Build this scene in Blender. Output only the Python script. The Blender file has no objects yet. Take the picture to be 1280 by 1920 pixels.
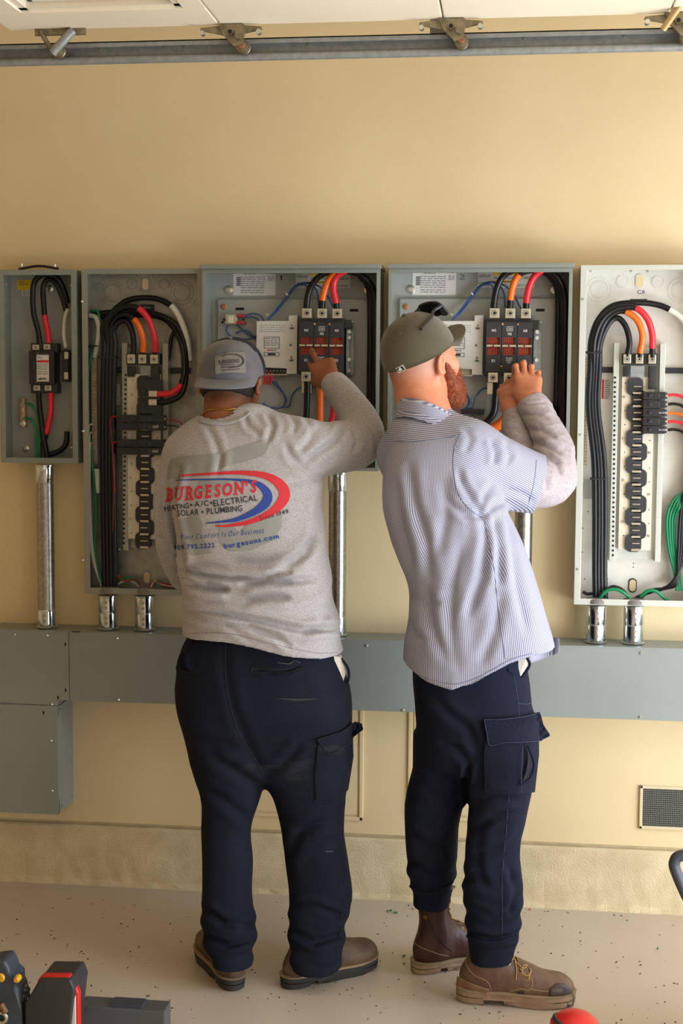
import bpy, bmesh, math, random
import numpy as np
from mathutils import Vector, Matrix
from mathutils.bvhtree import BVHTree
import openvdb as vdb

# ------------------------------------------------------------------ camera
F, YAW, PIT, ROL, CD, CH = 2625., .1218, .0884, .0059, 4.23, 1.58
sc = bpy.context.scene
cy_, sy_ = math.cos(YAW), math.sin(YAW); cp_, sp_ = math.cos(PIT), math.sin(PIT); cr_, sr_ = math.cos(ROL), math.sin(ROL)
def ray(px, py):
    x3 = (px-640)/F; z3 = -(py-960)/F
    x = x3*cr_+z3*sr_; z2 = -x3*sr_+z3*cr_
    y = cp_+z2*sp_; z = z2*cp_-sp_
    return np.array([x*cy_-y*sy_, x*sy_+y*cy_, z])
SH = np.zeros(3)
def W(px, py, Y):
    d = ray(px, py); t = (Y+CD)/d[1]
    return d*t+np.array([0, -CD, CH])+SH
def G(px, py, Z=0.):
    d = ray(px, py); t = (Z-CH)/d[2]
    return d*t+np.array([0, -CD, CH])
def PX(P):
    d = P-np.array([0, -CD, CH])
    x = d[:, 0]*cy_+d[:, 1]*sy_; y = -d[:, 0]*sy_+d[:, 1]*cy_; z = d[:, 2]
    y2 = y*cp_-z*sp_; z2 = z*cp_+y*sp_
    x3 = x*cr_-z2*sr_; z3 = x*sr_+z2*cr_
    return 640+F*x3/y2, 960-F*z3/y2
cam_d = bpy.data.cameras.new('camera'); cam = bpy.data.objects.new('camera', cam_d)
sc.collection.objects.link(cam); sc.camera = cam
cam_d.sensor_fit = 'HORIZONTAL'; cam_d.sensor_width = 24.; cam_d.lens = 24.*F/1280
cam.matrix_world = (Matrix.Translation((0, -CD, CH)) @ Matrix.Rotation(YAW, 4, 'Z') @
                    Matrix.Rotation(math.pi/2-PIT, 4, 'X') @ Matrix.Rotation(ROL, 4, 'Z'))
cam_d.dof.use_dof = True; cam_d.dof.focus_distance = 3.62; cam_d.dof.aperture_fstop = 3.5
# ------------------------------------------------------------------ light
wd = bpy.data.worlds.new('world'); sc.world = wd; wd.use_nodes = True
wn = wd.node_tree.nodes; wn['Background'].inputs[0].default_value = (1., .79, .52, 1); wn['Background'].inputs[1].default_value = .34
def area(name, loc, aim, sx, sz, power, col):
    l = bpy.data.lights.new(name, 'AREA'); l.shape = 'RECTANGLE'; l.size = sx; l.size_y = sz; l.energy = power; l.color = col
    o = bpy.data.objects.new(name, l); sc.collection.objects.link(o); o.location = loc
    o.rotation_euler = (Vector(aim)-Vector(loc)).to_track_quat('-Z', 'Y').to_euler()
    return o
area('daylight_through_side_door', (2.0, -1.3, 1.15), (-.5, -.35, 1.35), 2.0, 2.0, 66, (.80, .94, 1.12))
area('upper_wall_fill', (2.0, -2.2, .2), (-1.2, 0, 2.6), 2.6, 1.2, 74, (1., .97, .93))  # added up-light for the upper wall, standing in for unseen ground bounce
area('daylight_through_rear_opening', (.9, -6.3, 1.5), (-.2, 0, 1.2), 3.6, 2.1, 13, (1., .95, .87))
sc.view_settings.view_transform = 'Standard'; sc.view_settings.look = 'None'; sc.view_settings.gamma = 1
sc.view_settings.use_curve_mapping = False; sc.view_settings.exposure = 0.12
sc.cycles.max_bounces = 6

# ------------------------------------------------------------------ helpers
COL = sc.collection
def srgb(r, g, b):
    def f(c):
        c /= 255.; return c/12.92 if c <= .04045 else ((c+.055)/1.055)**2.4
    return (f(r), f(g), f(b), 1)
MATS = {}
def mat(name, col, rough=.6, metal=0., col2=None, nscale=20., nlo=.35, nhi=.65, bump=0., bscale=80., bdist=.002, detail=4., coat=0., spec=.5, sheen=0., stretch=None, subsurf=0.):
    m = bpy.data.materials.new(name); m.use_nodes = True; nt = m.node_tree; N = nt.nodes; L = nt.links
    b = N['Principled BSDF']; b.inputs['Base Color'].default_value = col; b.inputs['Roughness'].default_value = rough
    b.inputs['Metallic'].default_value = metal; b.inputs['Specular IOR Level'].default_value = spec
    if coat: b.inputs['Coat Weight'].default_value = coat; b.inputs['Coat Roughness'].default_value = .15
    if sheen: b.inputs['Sheen Weight'].default_value = sheen; b.inputs['Sheen Roughness'].default_value = .6
    if subsurf:
        b.inputs['Subsurface Weight'].default_value = subsurf; b.inputs['Subsurface Radius'].default_value = (.012, .005, .003); b.inputs['Subsurface Scale'].default_value = 1.
    tc = N.new('ShaderNodeTexCoord'); src = tc.outputs['Object']
    if stretch:
        mp = N.new('ShaderNodeMapping'); mp.inputs['Scale'].default_value = stretch; L.new(src, mp.inputs[0]); src = mp.outputs[0]
    if col2 is not None:
        n = N.new('ShaderNodeTexNoise'); n.inputs['Scale'].default_value = nscale; n.inputs['Detail'].default_value = detail; L.new(src, n.inputs['Vector'])
        r = N.new('ShaderNodeValToRGB'); r.color_ramp.elements[0].position = nlo; r.color_ramp.elements[1].position = nhi
        r.color_ramp.elements[0].color = col; r.color_ramp.elements[1].color = col2
        L.new(n.outputs['Fac'], r.inputs[0]); L.new(r.outputs[0], b.inputs['Base Color'])
    if bump:
        n = N.new('ShaderNodeTexNoise'); n.inputs['Scale'].default_value = bscale; n.inputs['Detail'].default_value = 5; L.new(src, n.inputs['Vector'])
        bp = N.new('ShaderNodeBump'); bp.inputs['Strength'].default_value = bump; bp.inputs['Distance'].default_value = bdist
        L.new(n.outputs['Fac'], bp.inputs['Height']); L.new(bp.outputs[0], b.inputs['Normal'])
    MATS[name] = m; return m
def add_spots(m, col, scale, lo, hi, seed=0., detail=2., stretch=None):
    """mix a second pattern of spots / smears over the base colour"""
    nt = m.node_tree; N = nt.nodes; L = nt.links; b = N['Principled BSDF']
    tc = N.new('ShaderNodeTexCoord'); mp = N.new('ShaderNodeMapping'); mp.inputs['Location'].default_value = (seed, seed*1.7, seed*.3)
    if stretch: mp.inputs['Scale'].default_value = stretch
    L.new(tc.outputs['Object'], mp.inputs[0])
    n = N.new('ShaderNodeTexNoise'); n.inputs['Scale'].default_value = scale; n.inputs['Detail'].default_value = detail; L.new(mp.outputs[0], n.inputs['Vector'])
    mr = N.new('ShaderNodeMapRange'); mr.inputs['From Min'].default_value = lo; mr.inputs['From Max'].default_value = hi; L.new(n.outputs['Fac'], mr.inputs['Value'])
    mx = N.new('ShaderNodeMix'); mx.data_type = 'RGBA'; L.new(mr.outputs[0], mx.inputs[0])
    s = b.inputs['Base Color']
    if s.is_linked: L.new(s.links[0].from_socket, mx.inputs[6])
    else: mx.inputs[6].default_value = s.default_value
    mx.inputs[7].default_value = col; L.new(mx.outputs[2], s)

def link(o, parent=None):
    COL.objects.link(o)
    if parent is not None: o.parent = parent
    return o
def tag(o, label=None, cat=None, group=None, kind=None):
    if label: o['label'] = label
    if cat: o['category'] = cat
    if group: o['group'] = group
    if kind: o['kind'] = kind
    return o
def thing(name, label, cat, loc=(0, 0, 0), group=None):
    o = bpy.data.objects.new(name, None); o.empty_display_size = .05; o.location = loc
    COL.objects.link(o); PO[o.name] = np.array(loc, float)
    return tag(o, label, cat, group)
PO = {}
class MB:
    """collects shapes in world space; build() links them as one mesh (local to its root thing)"""
    def __init__(s): s.bm = bmesh.new()
    def box(s, x0, x1, y0, y1, z0, z1, bev=0., rot=None, c=None):
        r = bmesh.ops.create_cube(s.bm, size=1.)
        vs = r['verts']
        for v in vs:
            v.co = Vector(((x0+x1)/2+v.co.x*(x1-x0), (y0+y1)/2+v.co.y*(y1-y0), (z0+z1)/2+v.co.z*(z1-z0)))
        if bev:
            es = list({e for v in vs for e in v.link_edges})
            g = bmesh.ops.bevel(s.bm, geom=es, offset=bev, segments=2, affect='EDGES', profile=.6); vs = list({v for f in g['faces'] for v in f.verts}|{v for v in vs if v.is_valid})
        if rot is not None:
            cc = Vector(c) if c is not None else Vector(((x0+x1)/2, (y0+y1)/2, (z0+z1)/2))
            for v in vs: v.co = cc+rot@(v.co-cc)
        return s
    def cyl(s, p, q, r, r2=None, n=20, cap=True):
        p = Vector(p); q = Vector(q); r2 = r if r2 is None else r2
        d = (q-p).normalized(); a = d.orthogonal().normalized(); b = d.cross(a)
        A = [s.bm.verts.new(p+a*r*math.cos(2*math.pi*i/n)+b*r*math.sin(2*math.pi*i/n)) for i in range(n)]
        B = [s.bm.verts.new(q+a*r2*math.cos(2*math.pi*i/n)+b*r2*math.sin(2*math.pi*i/n)) for i in range(n)]
        for i in range(n): s.bm.faces.new((A[i], A[(i+1) % n], B[(i+1) % n], B[i]))
        if cap: s.bm.faces.new(A[::-1]); s.bm.faces.new(B)
        return s
    def lathe(s, p, q, prof, n=24):
        """prof: (t 0..1 along p->q, radius)"""
        p = Vector(p); q = Vector(q); d = (q-p).normalized(); a = d.orthogonal().normalized(); b = d.cross(a); rings = []
        for t, r in prof:
            c = p.lerp(q, t); rings.append([s.bm.verts.new(c+a*r*math.cos(2*math.pi*i/n)+b*r*math.sin(2*math.pi*i/n)) for i in range(n)])
        for A, B in zip(rings, rings[1:]):
            for i in range(n): s.bm.faces.new((A[i], A[(i+1) % n], B[(i+1) % n], B[i]))
        s.bm.faces.new(rings[0][::-1]); s.bm.faces.new(rings[-1]); return s
    def ring(s, c, ax, R, r, n=28, m=8, arc=2*math.pi, a0=0., squash=1.):
        c = Vector(c); ax = Vector(ax).normalized(); a = ax.orthogonal().normalized() if abs(ax.y) < .9 else Vector((1, 0, 0)); b = ax.cross(a); full = arc > 6.28; k = n if full else n+1; rs = []
        for i in range(k):
            t = a0+arc*i/n; u = a*math.cos(t)+b*math.sin(t)
            rs.append([s.bm.verts.new(c+u*(R+r*math.cos(2*math.pi*j/m))+ax*r*squash*math.sin(2*math.pi*j/m)) for j in range(m)])
        for i in range(n):
            A = rs[i]; B = rs[(i+1) % k]
            for j in range(m): s.bm.faces.new((A[j], A[(j+1) % m], B[(j+1) % m], B[j]))
        return s
    def tube(s, pts, r, n=10, step=6, rr=None):
        P = spline([np.array(p, float) for p in pts], step); m = len(P); prev = None; rings = []
        for i in range(m):
            t = Vector(P[min(i+1, m-1)]-P[max(i-1, 0)]).normalized()
            if prev is None: a = t.orthogonal().normalized()
            else: a = (prev-t*prev.dot(t)).normalized()
            prev = a; b = t.cross(a); q = r if rr is None else rr[0]+(rr[1]-rr[0])*i/(m-1)
            rings.append([s.bm.verts.new(Vector(P[i])+a*q*math.cos(2*math.pi*j/n)+b*q*math.sin(2*math.pi*j/n)) for j in range(n)])
        for A, B in zip(rings, rings[1:]):
            for j in range(n): s.bm.faces.new((A[j], A[(j+1) % n], B[(j+1) % n], B[j]))
        s.bm.faces.new(rings[0][::-1]); s.bm.faces.new(rings[-1]); return s
    def prism(s, pts, y0, y1):
        """polygon (x,z) extruded along y"""
        A = [s.bm.verts.new((x, y0, z)) for x, z in pts]; B = [s.bm.verts.new((x, y1, z)) for x, z in pts]; n = len(pts)
        f = s.bm.faces.new(A[::-1]); g = s.bm.faces.new(B)
        for i in range(n): s.bm.faces.new((A[i], A[(i+1) % n], B[(i+1) % n], B[i]))
        return s
    def poly(s, pts3):
        s.bm.faces.new([s.bm.verts.new(Vector(p)) for p in pts3]); return s
    def build(s, name, m, parent=None, smooth=True, label=None, kind=None):
        bmesh.ops.recalc_face_normals(s.bm, faces=s.bm.faces)
        me = bpy.data.meshes.new(name); s.bm.to_mesh(me); s.bm.free()
        return place(name, me, m, parent, smooth, label, kind)
def root_of(o):
    off = np.zeros(3)
    while o is not None: off += np.array(o.location); o = o.parent
    return off
def place(name, me, m, parent, smooth=True, label=None, kind=None):
    if not isinstance(m, (list, tuple)): m = [m]
    for x in m: me.materials.append(x)
    o = bpy.data.objects.new(name, me)
    if parent is not None:
        me.transform(Matrix.Translation(Vector(-root_of(parent))))
    else:   # own origin at the base centre
        v = np.empty(len(me.vertices)*3); me.vertices.foreach_get('co', v); v = v.reshape(-1, 3)
        c = Vector(((v[:, 0].min()+v[:, 0].max())/2, (v[:, 1].min()+v[:, 1].max())/2, v[:, 2].min()))
        me.transform(Matrix.Translation(-c)); o.location = c
    if smooth:
        me.polygons.foreach_set('use_smooth', [True]*len(me.polygons))
        me.set_sharp_from_angle(angle=math.radians(38))
    link(o, parent)
    if label: o['label'] = label
    if kind: o['kind'] = kind
    return o
def spline(P, step=6):
    if len(P) < 3: return [P[0]+(P[-1]-P[0])*t for t in np.linspace(0, 1, 3)]
    out = []; Q = [2*P[0]-P[1]]+list(P)+[2*P[-1]-P[-2]]
    for i in range(1, len(Q)-2):
        for k in range(step):
            t = k/step; a, b, c, d = Q[i-1:i+3]
            out.append(.5*((2*b)+(-a+c)*t+(2*a-5*b+4*c-d)*t*t+(-a+3*b-3*c+d)*t**3))
    out.append(P[-1]); return out
def rect(px0, px1, py0, py1, Y):
    a = W(px0, (py0+py1)/2, Y)[0]; b = W(px1, (py0+py1)/2, Y)[0]; c = W((px0+px1)/2, py1, Y)[2]; d = W((px0+px1)/2, py0, Y)[2]
    return a, b, c, d      # x0,x1,z0,z1
def pbox(mb, px0, px1, py0, py1, Yf, Yb, bev=0.):
    x0, x1, z0, z1 = rect(px0, px1, py0, py1, Yf); return mb.box(x0, x1, Yf, Yb, z0, z1, bev)
TXT = {}
def textmesh(s, bold=0., shear=0., space=1.):
    key = (s, bold, shear, space)
    if key in TXT: return TXT[key]
    c = bpy.data.curves.new('t', 'FONT'); c.body = s; c.size = 1.; c.offset = bold; c.shear = shear; c.space_character = space; c.align_x = 'CENTER'; c.align_y = 'CENTER'; c.resolution_u = 3; c.fill_mode = 'FRONT'
    o = bpy.data.objects.new('t', c); COL.objects.link(o)
    dg = bpy.context.evaluated_depsgraph_get(); me = bpy.data.meshes.new_from_object(o.evaluated_get(dg))
    v = np.empty(len(me.vertices)*3); me.vertices.foreach_get('co', v); v = v.reshape(-1, 3)[:, :2].copy()
    f = [tuple(p.vertices) for p in me.polygons]
    bpy.data.objects.remove(o); bpy.data.curves.remove(c); bpy.data.meshes.remove(me)
    c0 = (v.max(0)+v.min(0))/2; v -= c0; wh = v.max(0)-v.min(0)
    TXT[key] = (v, f, wh); return TXT[key]
def flat_text(s, px, py, w, Y, m, parent, name='lettering', h=None, bold=.01, vert=False):
    """text on a plane facing the viewer, centre (px,py), pixel width w"""
    v, f, wh = textmesh(s, bold); c = W(px, py, Y); k = w/px_m(Y)/wh[0]; kh = k if h is None else h/px_m(Y)/wh[1]
    me = bpy.data.meshes.new(name)
    pts = [(c[0]+a*k, Y, c[2]+b*kh) if not vert else (c[0]-b*kh, Y, c[2]+a*k) for a, b in v]
    me.from_pydata(pts, [], f); return place(name, me, m, parent, False)
def px_m(Y): return F/(Y+CD)*1.0

# ------------------------------------------------------------------ signed distance fields for bodies and clothes
class Field:
    def __init__(s, lo, hi, h):
        s.lo = np.array(lo, float); s.h = h; s.n = np.ceil((np.array(hi)-s.lo)/h).astype(int)+1
        s.d = np.full(s.n, .09, np.float32)
    def block(s, lo, hi, m=.07):
        a = np.clip(np.floor((np.array(lo)-m-s.lo)/s.h).astype(int), 0, s.n-1); b = np.clip(np.ceil((np.array(hi)+m-s.lo)/s.h).astype(int)+1, 1, s.n)
        sl = tuple(slice(i, j) for i, j in zip(a, b))
        g = [(s.lo[k]+np.arange(a[k], b[k])*s.h).astype(np.float32) for k in range(3)]
        return sl, g[0][:, None, None], g[1][None, :, None], g[2][None, None, :]
    def comb(s, sl, v, k, op='u'):
        a = s.d[sl]
        if a.size == 0: return
        if op == 'u':
            if k > 0: hh = np.maximum(k-np.abs(a-v), 0)/k; s.d[sl] = np.minimum(a, v)-hh*hh*k*.25
            else: s.d[sl] = np.minimum(a, v)
        else:     # carve away v, or keep only inside v
            v = -v if op == 's' else v
            if k > 0: hh = np.maximum(k-np.abs(a-v), 0)/k; s.d[sl] = np.maximum(a, v)+hh*hh*k*.25
            else: s.d[sl] = np.maximum(a, v)
    def cone(s, a, b, ra, rb, k=.02, op='u'):
        a = np.array(a, float); b = np.array(b, float); r = max(ra, rb)
        sl, X, Y, Z = s.block(np.minimum(a, b)-r, np.maximum(a, b)+r)
        ab = b-a; L2 = max(ab@ab, 1e-9)
        t = np.clip(((X-a[0])*ab[0]+(Y-a[1])*ab[1]+(Z-a[2])*ab[2])/L2, 0, 1)
        d = np.sqrt((X-a[0]-t*ab[0])**2+(Y-a[1]-t*ab[1])**2+(Z-a[2]-t*ab[2])**2)-(ra+(rb-ra)*t)
        s.comb(sl, d.astype(np.float32), k, op)
    def chain(s, pts, k=.02, off=0.):
        P = spline([np.array([*p[0], p[1]], float) for p in pts], 4) if len(pts) > 2 else [np.array([*p[0], p[1]], float) for p in pts]
        for p, q in zip(P, P[1:]): s.cone(p[:3], q[:3], p[3]+off, q[3]+off, k if k < .008 else .008)
    def ell(s, c, r, M=None, k=.02, op='u'):
        """M rows = local axes"""
        c = np.array(c, float); r = np.array(r, float); M = np.eye(3) if M is None else np.array(M)
        R = r.max(); sl, X, Y, Z = s.block(c-R, c+R)
        x = X-c[0]; y = Y-c[1]; z = Z-c[2]
        l = [M[i][0]*x+M[i][1]*y+M[i][2]*z for i in range(3)]
        k0 = np.sqrt((l[0]/r[0])**2+(l[1]/r[1])**2+(l[2]/r[2])**2); k1 = np.sqrt((l[0]/r[0]**2)**2+(l[1]/r[1]**2)**2+(l[2]/r[2]**2)**2)+1e-6
        s.comb(sl, (k0*(k0-1)/k1).astype(np.float32), k, op)
    def loft(s, rows, k=.02, off=0., pw=2.3, op='u', cut=None):
        """rows (py, pxL, pxR, Yc, b): elliptical sections stacked along z"""
        T = []
        for py, L, R, Yc, b in rows:
            p = W((L+R)/2, py, Yc); a = (W(R, py, Yc)[0]-W(L, py, Yc)[0])/2; T.append(np.array([p[2], p[0], p[1], a, b]))
        T = np.array(spline(T, 6)); T = T[np.argsort(T[:, 0])]
        lo = [(T[:, 1]-T[:, 3]).min(), (T[:, 2]-T[:, 4]).min(), T[0, 0]]; hi = [(T[:, 1]+T[:, 3]).max(), (T[:, 2]+T[:, 4]).max(), T[-1, 0]]
        sl, X, Y, Z = s.block(lo, hi)
        cx, cy, a, b = [np.interp(Z[0, 0], T[:, 0], T[:, i])[None, None, :] for i in (1, 2, 3, 4)]
        a = a+off; b = b+off; u = np.abs(X-cx)/a; v = np.abs(Y-cy)/b
        q = (u**pw+v**pw)**(1/pw); g = np.sqrt((u/a)**2+(v/b)**2)/np.maximum(np.sqrt(u*u+v*v), 1e-4)
        d = (q-1)/np.maximum(g, 1e-3)
        e = np.maximum(T[0, 0]-Z, Z-T[-1, 0]-off)
        d = np.where((d > 0) & (e > 0), np.sqrt(d*d+e*e), np.maximum(d, e))
        s.comb(sl, d.astype(np.float32), k, op)
    def half(s, p, n, op='k', k=0., lo=None, hi=None):
        """keep the side of the plane that n points away from"""
        n = np.array(n, float); n /= np.linalg.norm(n)
        if lo is None: sl, X, Y, Z = s.block(s.lo, s.lo+s.h*s.n)
        else: sl, X, Y, Z = s.block(lo, hi, 0)
        v = (X-p[0])*n[0]+(Y-p[1])*n[1]+(Z-p[2])*n[2]
        s.comb(sl, v.astype(np.float32), k, 'k')
    def mesh(s, iso=0., smooth=2):
        g = vdb.FloatGrid(.09)
        bw = 4*s.h; g.copyFromArray(np.clip(s.d, -bw, bw)); 
        P, Q = g.convertToQuads(iso)[:2]
        P = np.array(P, float)*s.h+s.lo; Q = np.array(Q)
        return lap(P, Q, smooth), Q
def edges_of(Q):
    E = np.concatenate([Q[:, [0, 1]], Q[:, [1, 2]], Q[:, [2, 3]], Q[:, [3, 0]]]); return E
def lap(P, Q, it, lam=.5):
    if it == 0: return P
    E = edges_of(Q); n = len(P); cnt = np.bincount(E[:, 0], minlength=n)+np.bincount(E[:, 1], minlength=n); cnt = np.maximum(cnt, 1)
    for i in range(it):
        S = np.stack([np.bincount(E[:, 0], P[E[:, 1], c], n)+np.bincount(E[:, 1], P[E[:, 0], c], n) for c in range(3)], 1)/cnt[:, None]
        P = P+(S-P)*lam
    return P
def vnormals(P, Q):
    n = np.cross(P[Q[:, 2]]-P[Q[:, 0]], P[Q[:, 3]]-P[Q[:, 1]]); N = np.zeros_like(P)
    for c in range(3):
        for k in range(4): N[:, c] += np.bincount(Q[:, k], n[:, c], len(P))
    N /= np.linalg.norm(N, axis=1)[:, None]+1e-12
    return N
def orient(P, Q):
    """make faces wind outwards"""
    v = np.einsum('ij,ij->i', P[Q[:, 0]], np.cross(P[Q[:, 1]], P[Q[:, 2]])).sum()+np.einsum('ij,ij->i', P[Q[:, 0]], np.cross(P[Q[:, 2]], P[Q[:, 3]])).sum()
    return Q if v > 0 else Q[:, ::-1]
def to_obj(name, P, Q, m, parent, label=None, kind=None, attr=None, cattr=None, fm=None):
    me = bpy.data.meshes.new(name); me.vertices.add(len(P)); me.vertices.foreach_set('co', P.astype(np.float32).ravel())
    me.loops.add(len(Q)*4); me.loops.foreach_set('vertex_index', Q.astype(np.int32).ravel())
    me.polygons.add(len(Q)); me.polygons.foreach_set('loop_start', np.arange(0, len(Q)*4, 4, dtype=np.int32))
    me.update(calc_edges=True); me.validate()
    for k, v in (attr or {}).items():
        a = me.attributes.new(k, 'FLOAT', 'POINT'); a.data.foreach_set('value', v.astype(np.float32))
    for k, v in (cattr or {}).items():
        a = me.attributes.new(k, 'FLOAT', 'CORNER'); a.data.foreach_set('value', v.astype(np.float32).ravel())
    if fm is not None: me.polygons.foreach_set('material_index', fm.astype(np.int32))
    o = place(name, me, m, parent, False, label, kind)
    me.polygons.foreach_set('use_smooth', [True]*len(me.polygons)); return o
def seg_dist(x, y, pts):
    d = np.full(len(x), 1e9); sd = np.zeros(len(x))
    for (ax, ay), (bx, by) in zip(pts, pts[1:]):
        dx, dy = bx-ax, by-ay; t = np.clip(((x-ax)*dx+(y-ay)*dy)/(dx*dx+dy*dy), 0, 1)
        q = np.hypot(x-ax-t*dx, y-ay-t*dy); d = np.minimum(d, q)
    return d
def end_fade(x, y, pts):
    (ax, ay), (bx, by) = pts[0], pts[-1]; dx, dy = bx-ax, by-ay; t = ((x-ax)*dx+(y-ay)*dy)/(dx*dx+dy*dy)
    return np.clip(np.minimum(t, 1-t)*5+.35, 0, 1)
def folds(P, Q, L, it=1):
    """L: (polyline in photo pixels, depth m, half width px); a groove with a raised lip on the cloth facing the viewer"""
    N = vnormals(P, Q); x, y = PX(P); V = P-np.array([0, -CD, CH]); V /= np.linalg.norm(V, axis=1)[:, None]
    fac = np.clip(-(N*V).sum(1)*2.5+.1, 0, 1); D = np.zeros(len(P))
    for pts, amp, w in L:
        d = seg_dist(x, y, pts); f = end_fade(x, y, pts)
        D += f*amp*(-np.exp(-(d/w)**2)+.65*np.exp(-((d-2.1*w)/(1.3*w))**2))
    return P+N*(D*fac)[:, None]
def wav(P, seed, freqs, amp):
    """soft directional cloth undulation"""
    rs = np.random.RandomState(seed); D = np.zeros(len(P))
    for k in range(6):
        v = rs.randn(3); v /= np.linalg.norm(v); v = v*np.array(freqs)*(.7+.8*rs.rand())
        w = rs.randn(3)*np.array(freqs)*.35
        s = np.sin(P@v+1.6*np.sin(P@w+rs.rand()*6)+rs.rand()*6); D += (1-np.abs(s))**1.5*2-.9 if k % 2 else s*.6
    return D/6*amp
# ------------------------------------------------------------------ materials
wall_m = mat('wall_paint', srgb(230, 209, 164), .55, col2=srgb(223, 201, 155), nscale=2.2, bump=.12, bscale=260, bdist=.0012)
stem_m = mat('rough_plaster_paint', srgb(222, 206, 168), .8, col2=srgb(206, 189, 150), nscale=14, bump=.6, bscale=230, bdist=.004)
floor_m = mat('floor_coating', srgb(202, 189, 174), .34, col2=srgb(192, 178, 161), nscale=1.7, bump=.06, bscale=60, bdist=.002)
add_spots(floor_m, srgb(126, 108, 84), 34., .755, .78, 8.2, 1.)
add_spots(floor_m, srgb(222, 214, 202), 5.5, .69, .80, 5.4, 7., (1., 3.2, 1.))
ceil_m = mat('ceiling_paint', srgb(232, 208, 158), .8)
door_m = mat('door_paint', srgb(252, 240, 216), .45, col2=srgb(248, 234, 208), nscale=3)
doorin_m = mat('door_moulding_paint', srgb(240, 230, 208), .5)
steel_m = mat('galvanised_track', srgb(158, 160, 158), .45, .35, col2=srgb(142, 145, 144), nscale=60, bump=.1, bscale=200)
hinge_m = mat('aged_hinge_zinc', srgb(150, 138, 110), .45, .7, col2=srgb(108, 100, 82), nscale=40)
grey_m = mat('grey_enclosure_paint', srgb(138, 144, 134), .38, col2=srgb(132, 138, 129), nscale=5, bump=.05, bscale=300, coat=.15)
greyd_m = mat('wireway_grey_paint', srgb(146, 153, 148), .42, col2=srgb(140, 147, 142), nscale=4, bump=.05, bscale=300)
greyin_m = mat('grey_interior_paint', srgb(160, 163, 156), .45)
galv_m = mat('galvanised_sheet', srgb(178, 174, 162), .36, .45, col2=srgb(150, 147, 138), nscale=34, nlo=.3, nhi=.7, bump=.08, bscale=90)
galvlit_m = mat('lit_galvanised_sheet', srgb(232, 230, 222), .34, .25, col2=srgb(222, 219, 210), nscale=30, nlo=.3, nhi=.7, bump=.06, bscale=90)  # galvanised sheet with the strong light on the right panel put into its colour
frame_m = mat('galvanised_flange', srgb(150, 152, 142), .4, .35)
framelit_m = mat('lit_flange', srgb(205, 208, 198), .4, .3)  # lit copy of the flange grey, right panel's brightness painted in
zinc_m = mat('bright_zinc', srgb(214, 222, 226), .12, 1.)
pipe_m = mat('conduit_zinc', srgb(176, 172, 164), .3, .95, col2=srgb(150, 146, 138), nscale=90, bump=.06, bscale=200)
screw_m = mat('screw_zinc', srgb(206, 206, 198), .25, .9)
rust_m = mat('rusty_bolt', srgb(172, 120, 88), .5, .6)
black_m = mat('black_plastic', srgb(34, 34, 36), .38)
blackm_m = mat('matt_black_plastic', srgb(44, 44, 46), .6)
cable_m = mat('black_cable', srgb(11, 11, 13), .35, spec=.4)
red_m = mat('red_tape', srgb(222, 38, 52), .35)
orange_m = mat('orange_tape', srgb(244, 112, 22), .35)
white_m = mat('white_tape', srgb(226, 228, 216), .4)
wwire_m = mat('white_wire', srgb(214, 212, 200), .4)
green_m = mat('green_wire', srgb(6, 128, 78), .35)
blue_m = mat('blue_wire', srgb(40, 78, 138), .4)
rwire_m = mat('dark_red_wire', srgb(150, 24, 40), .4)
lug_m = mat('tin_plated_lug', srgb(206, 198, 176), .3, .75)
dark_m = mat('dark_hole', srgb(14, 13, 12), .8)
paper_m = mat('paper_label', srgb(216, 214, 208), .55)
print_m = mat('grey_print', srgb(70, 72, 76), .6)
yellow_m = mat('yellow_label', srgb(226, 190, 30), .5)
ivory_m = mat('ivory_board', srgb(222, 212, 190), .5)
ctrl_m = mat('white_controller_plastic', srgb(214, 212, 206), .45)
tile_m = mat('brick_red_arc_chute', srgb(176, 62, 34), .55)
gsk_m = mat('neutral_bar_brass', srgb(222, 204, 156), .45, .4, col2=srgb(176, 126, 84), nscale=120)
vent_m = mat('vent_paint', srgb(216, 200, 166), .5)

# ------------------------------------------------------------------ room
def struct(name, mb, m, smooth=False): o = mb.build(name, m, None, smooth); o['kind'] = 'structure'; return o
struct('floor', MB().box(-4.6, 3.0, -6.6, .1, -.1, 0), floor_m)
struct('wall_back', MB().box(-4.6, 3.0, 0, .12, .198, 2.95), wall_m)
mb = MB(); mb.box(-4.6, 3.0, .012, .12, .17, .2); struct('trim_1', mb, stem_m)
mb = MB(); rs = random.Random(4)
top = .187; xs = [-4.6+7.6*i/240 for i in range(241)]
prof = [(-.004, top), (-.011, top-.006), (-.012, .1), (-.013, .014), (-.016, .006), (-.03, 0)]
cols = []
for x in xs:
    j = rs.random()*.004; cols.append([mb.bm.verts.new((x, y-(j if i > 3 else 0)-(rs.random()*.012 if i == 5 else 0), z)) for i, (y, z) in enumerate([(.1, top)]+prof)])
for A, B in zip(cols, cols[1:]):
    for i in range(len(A)-1): mb.bm.faces.new((A[i], A[i+1], B[i+1], B[i]))
struct('baseboard_back', mb, stem_m)
struct('wall_left', MB().box(-4.72, -4.6, -6.6, .12, 0, 2.95), wall_m)
mb = MB(); mb.box(3.0, 3.12, -.7, .12, 0, 2.95); mb.box(3.0, 3.12, -6.6, -4.5, 0, 2.95); mb.box(3.0, 3.12, -4.5, -.7, 2.35, 2.95); struct('wall_right', mb, wall_m)
struct('ceiling', MB().box(-4.72, 3.12, -6.6, .12, 2.95, 3.05), ceil_m)
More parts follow.
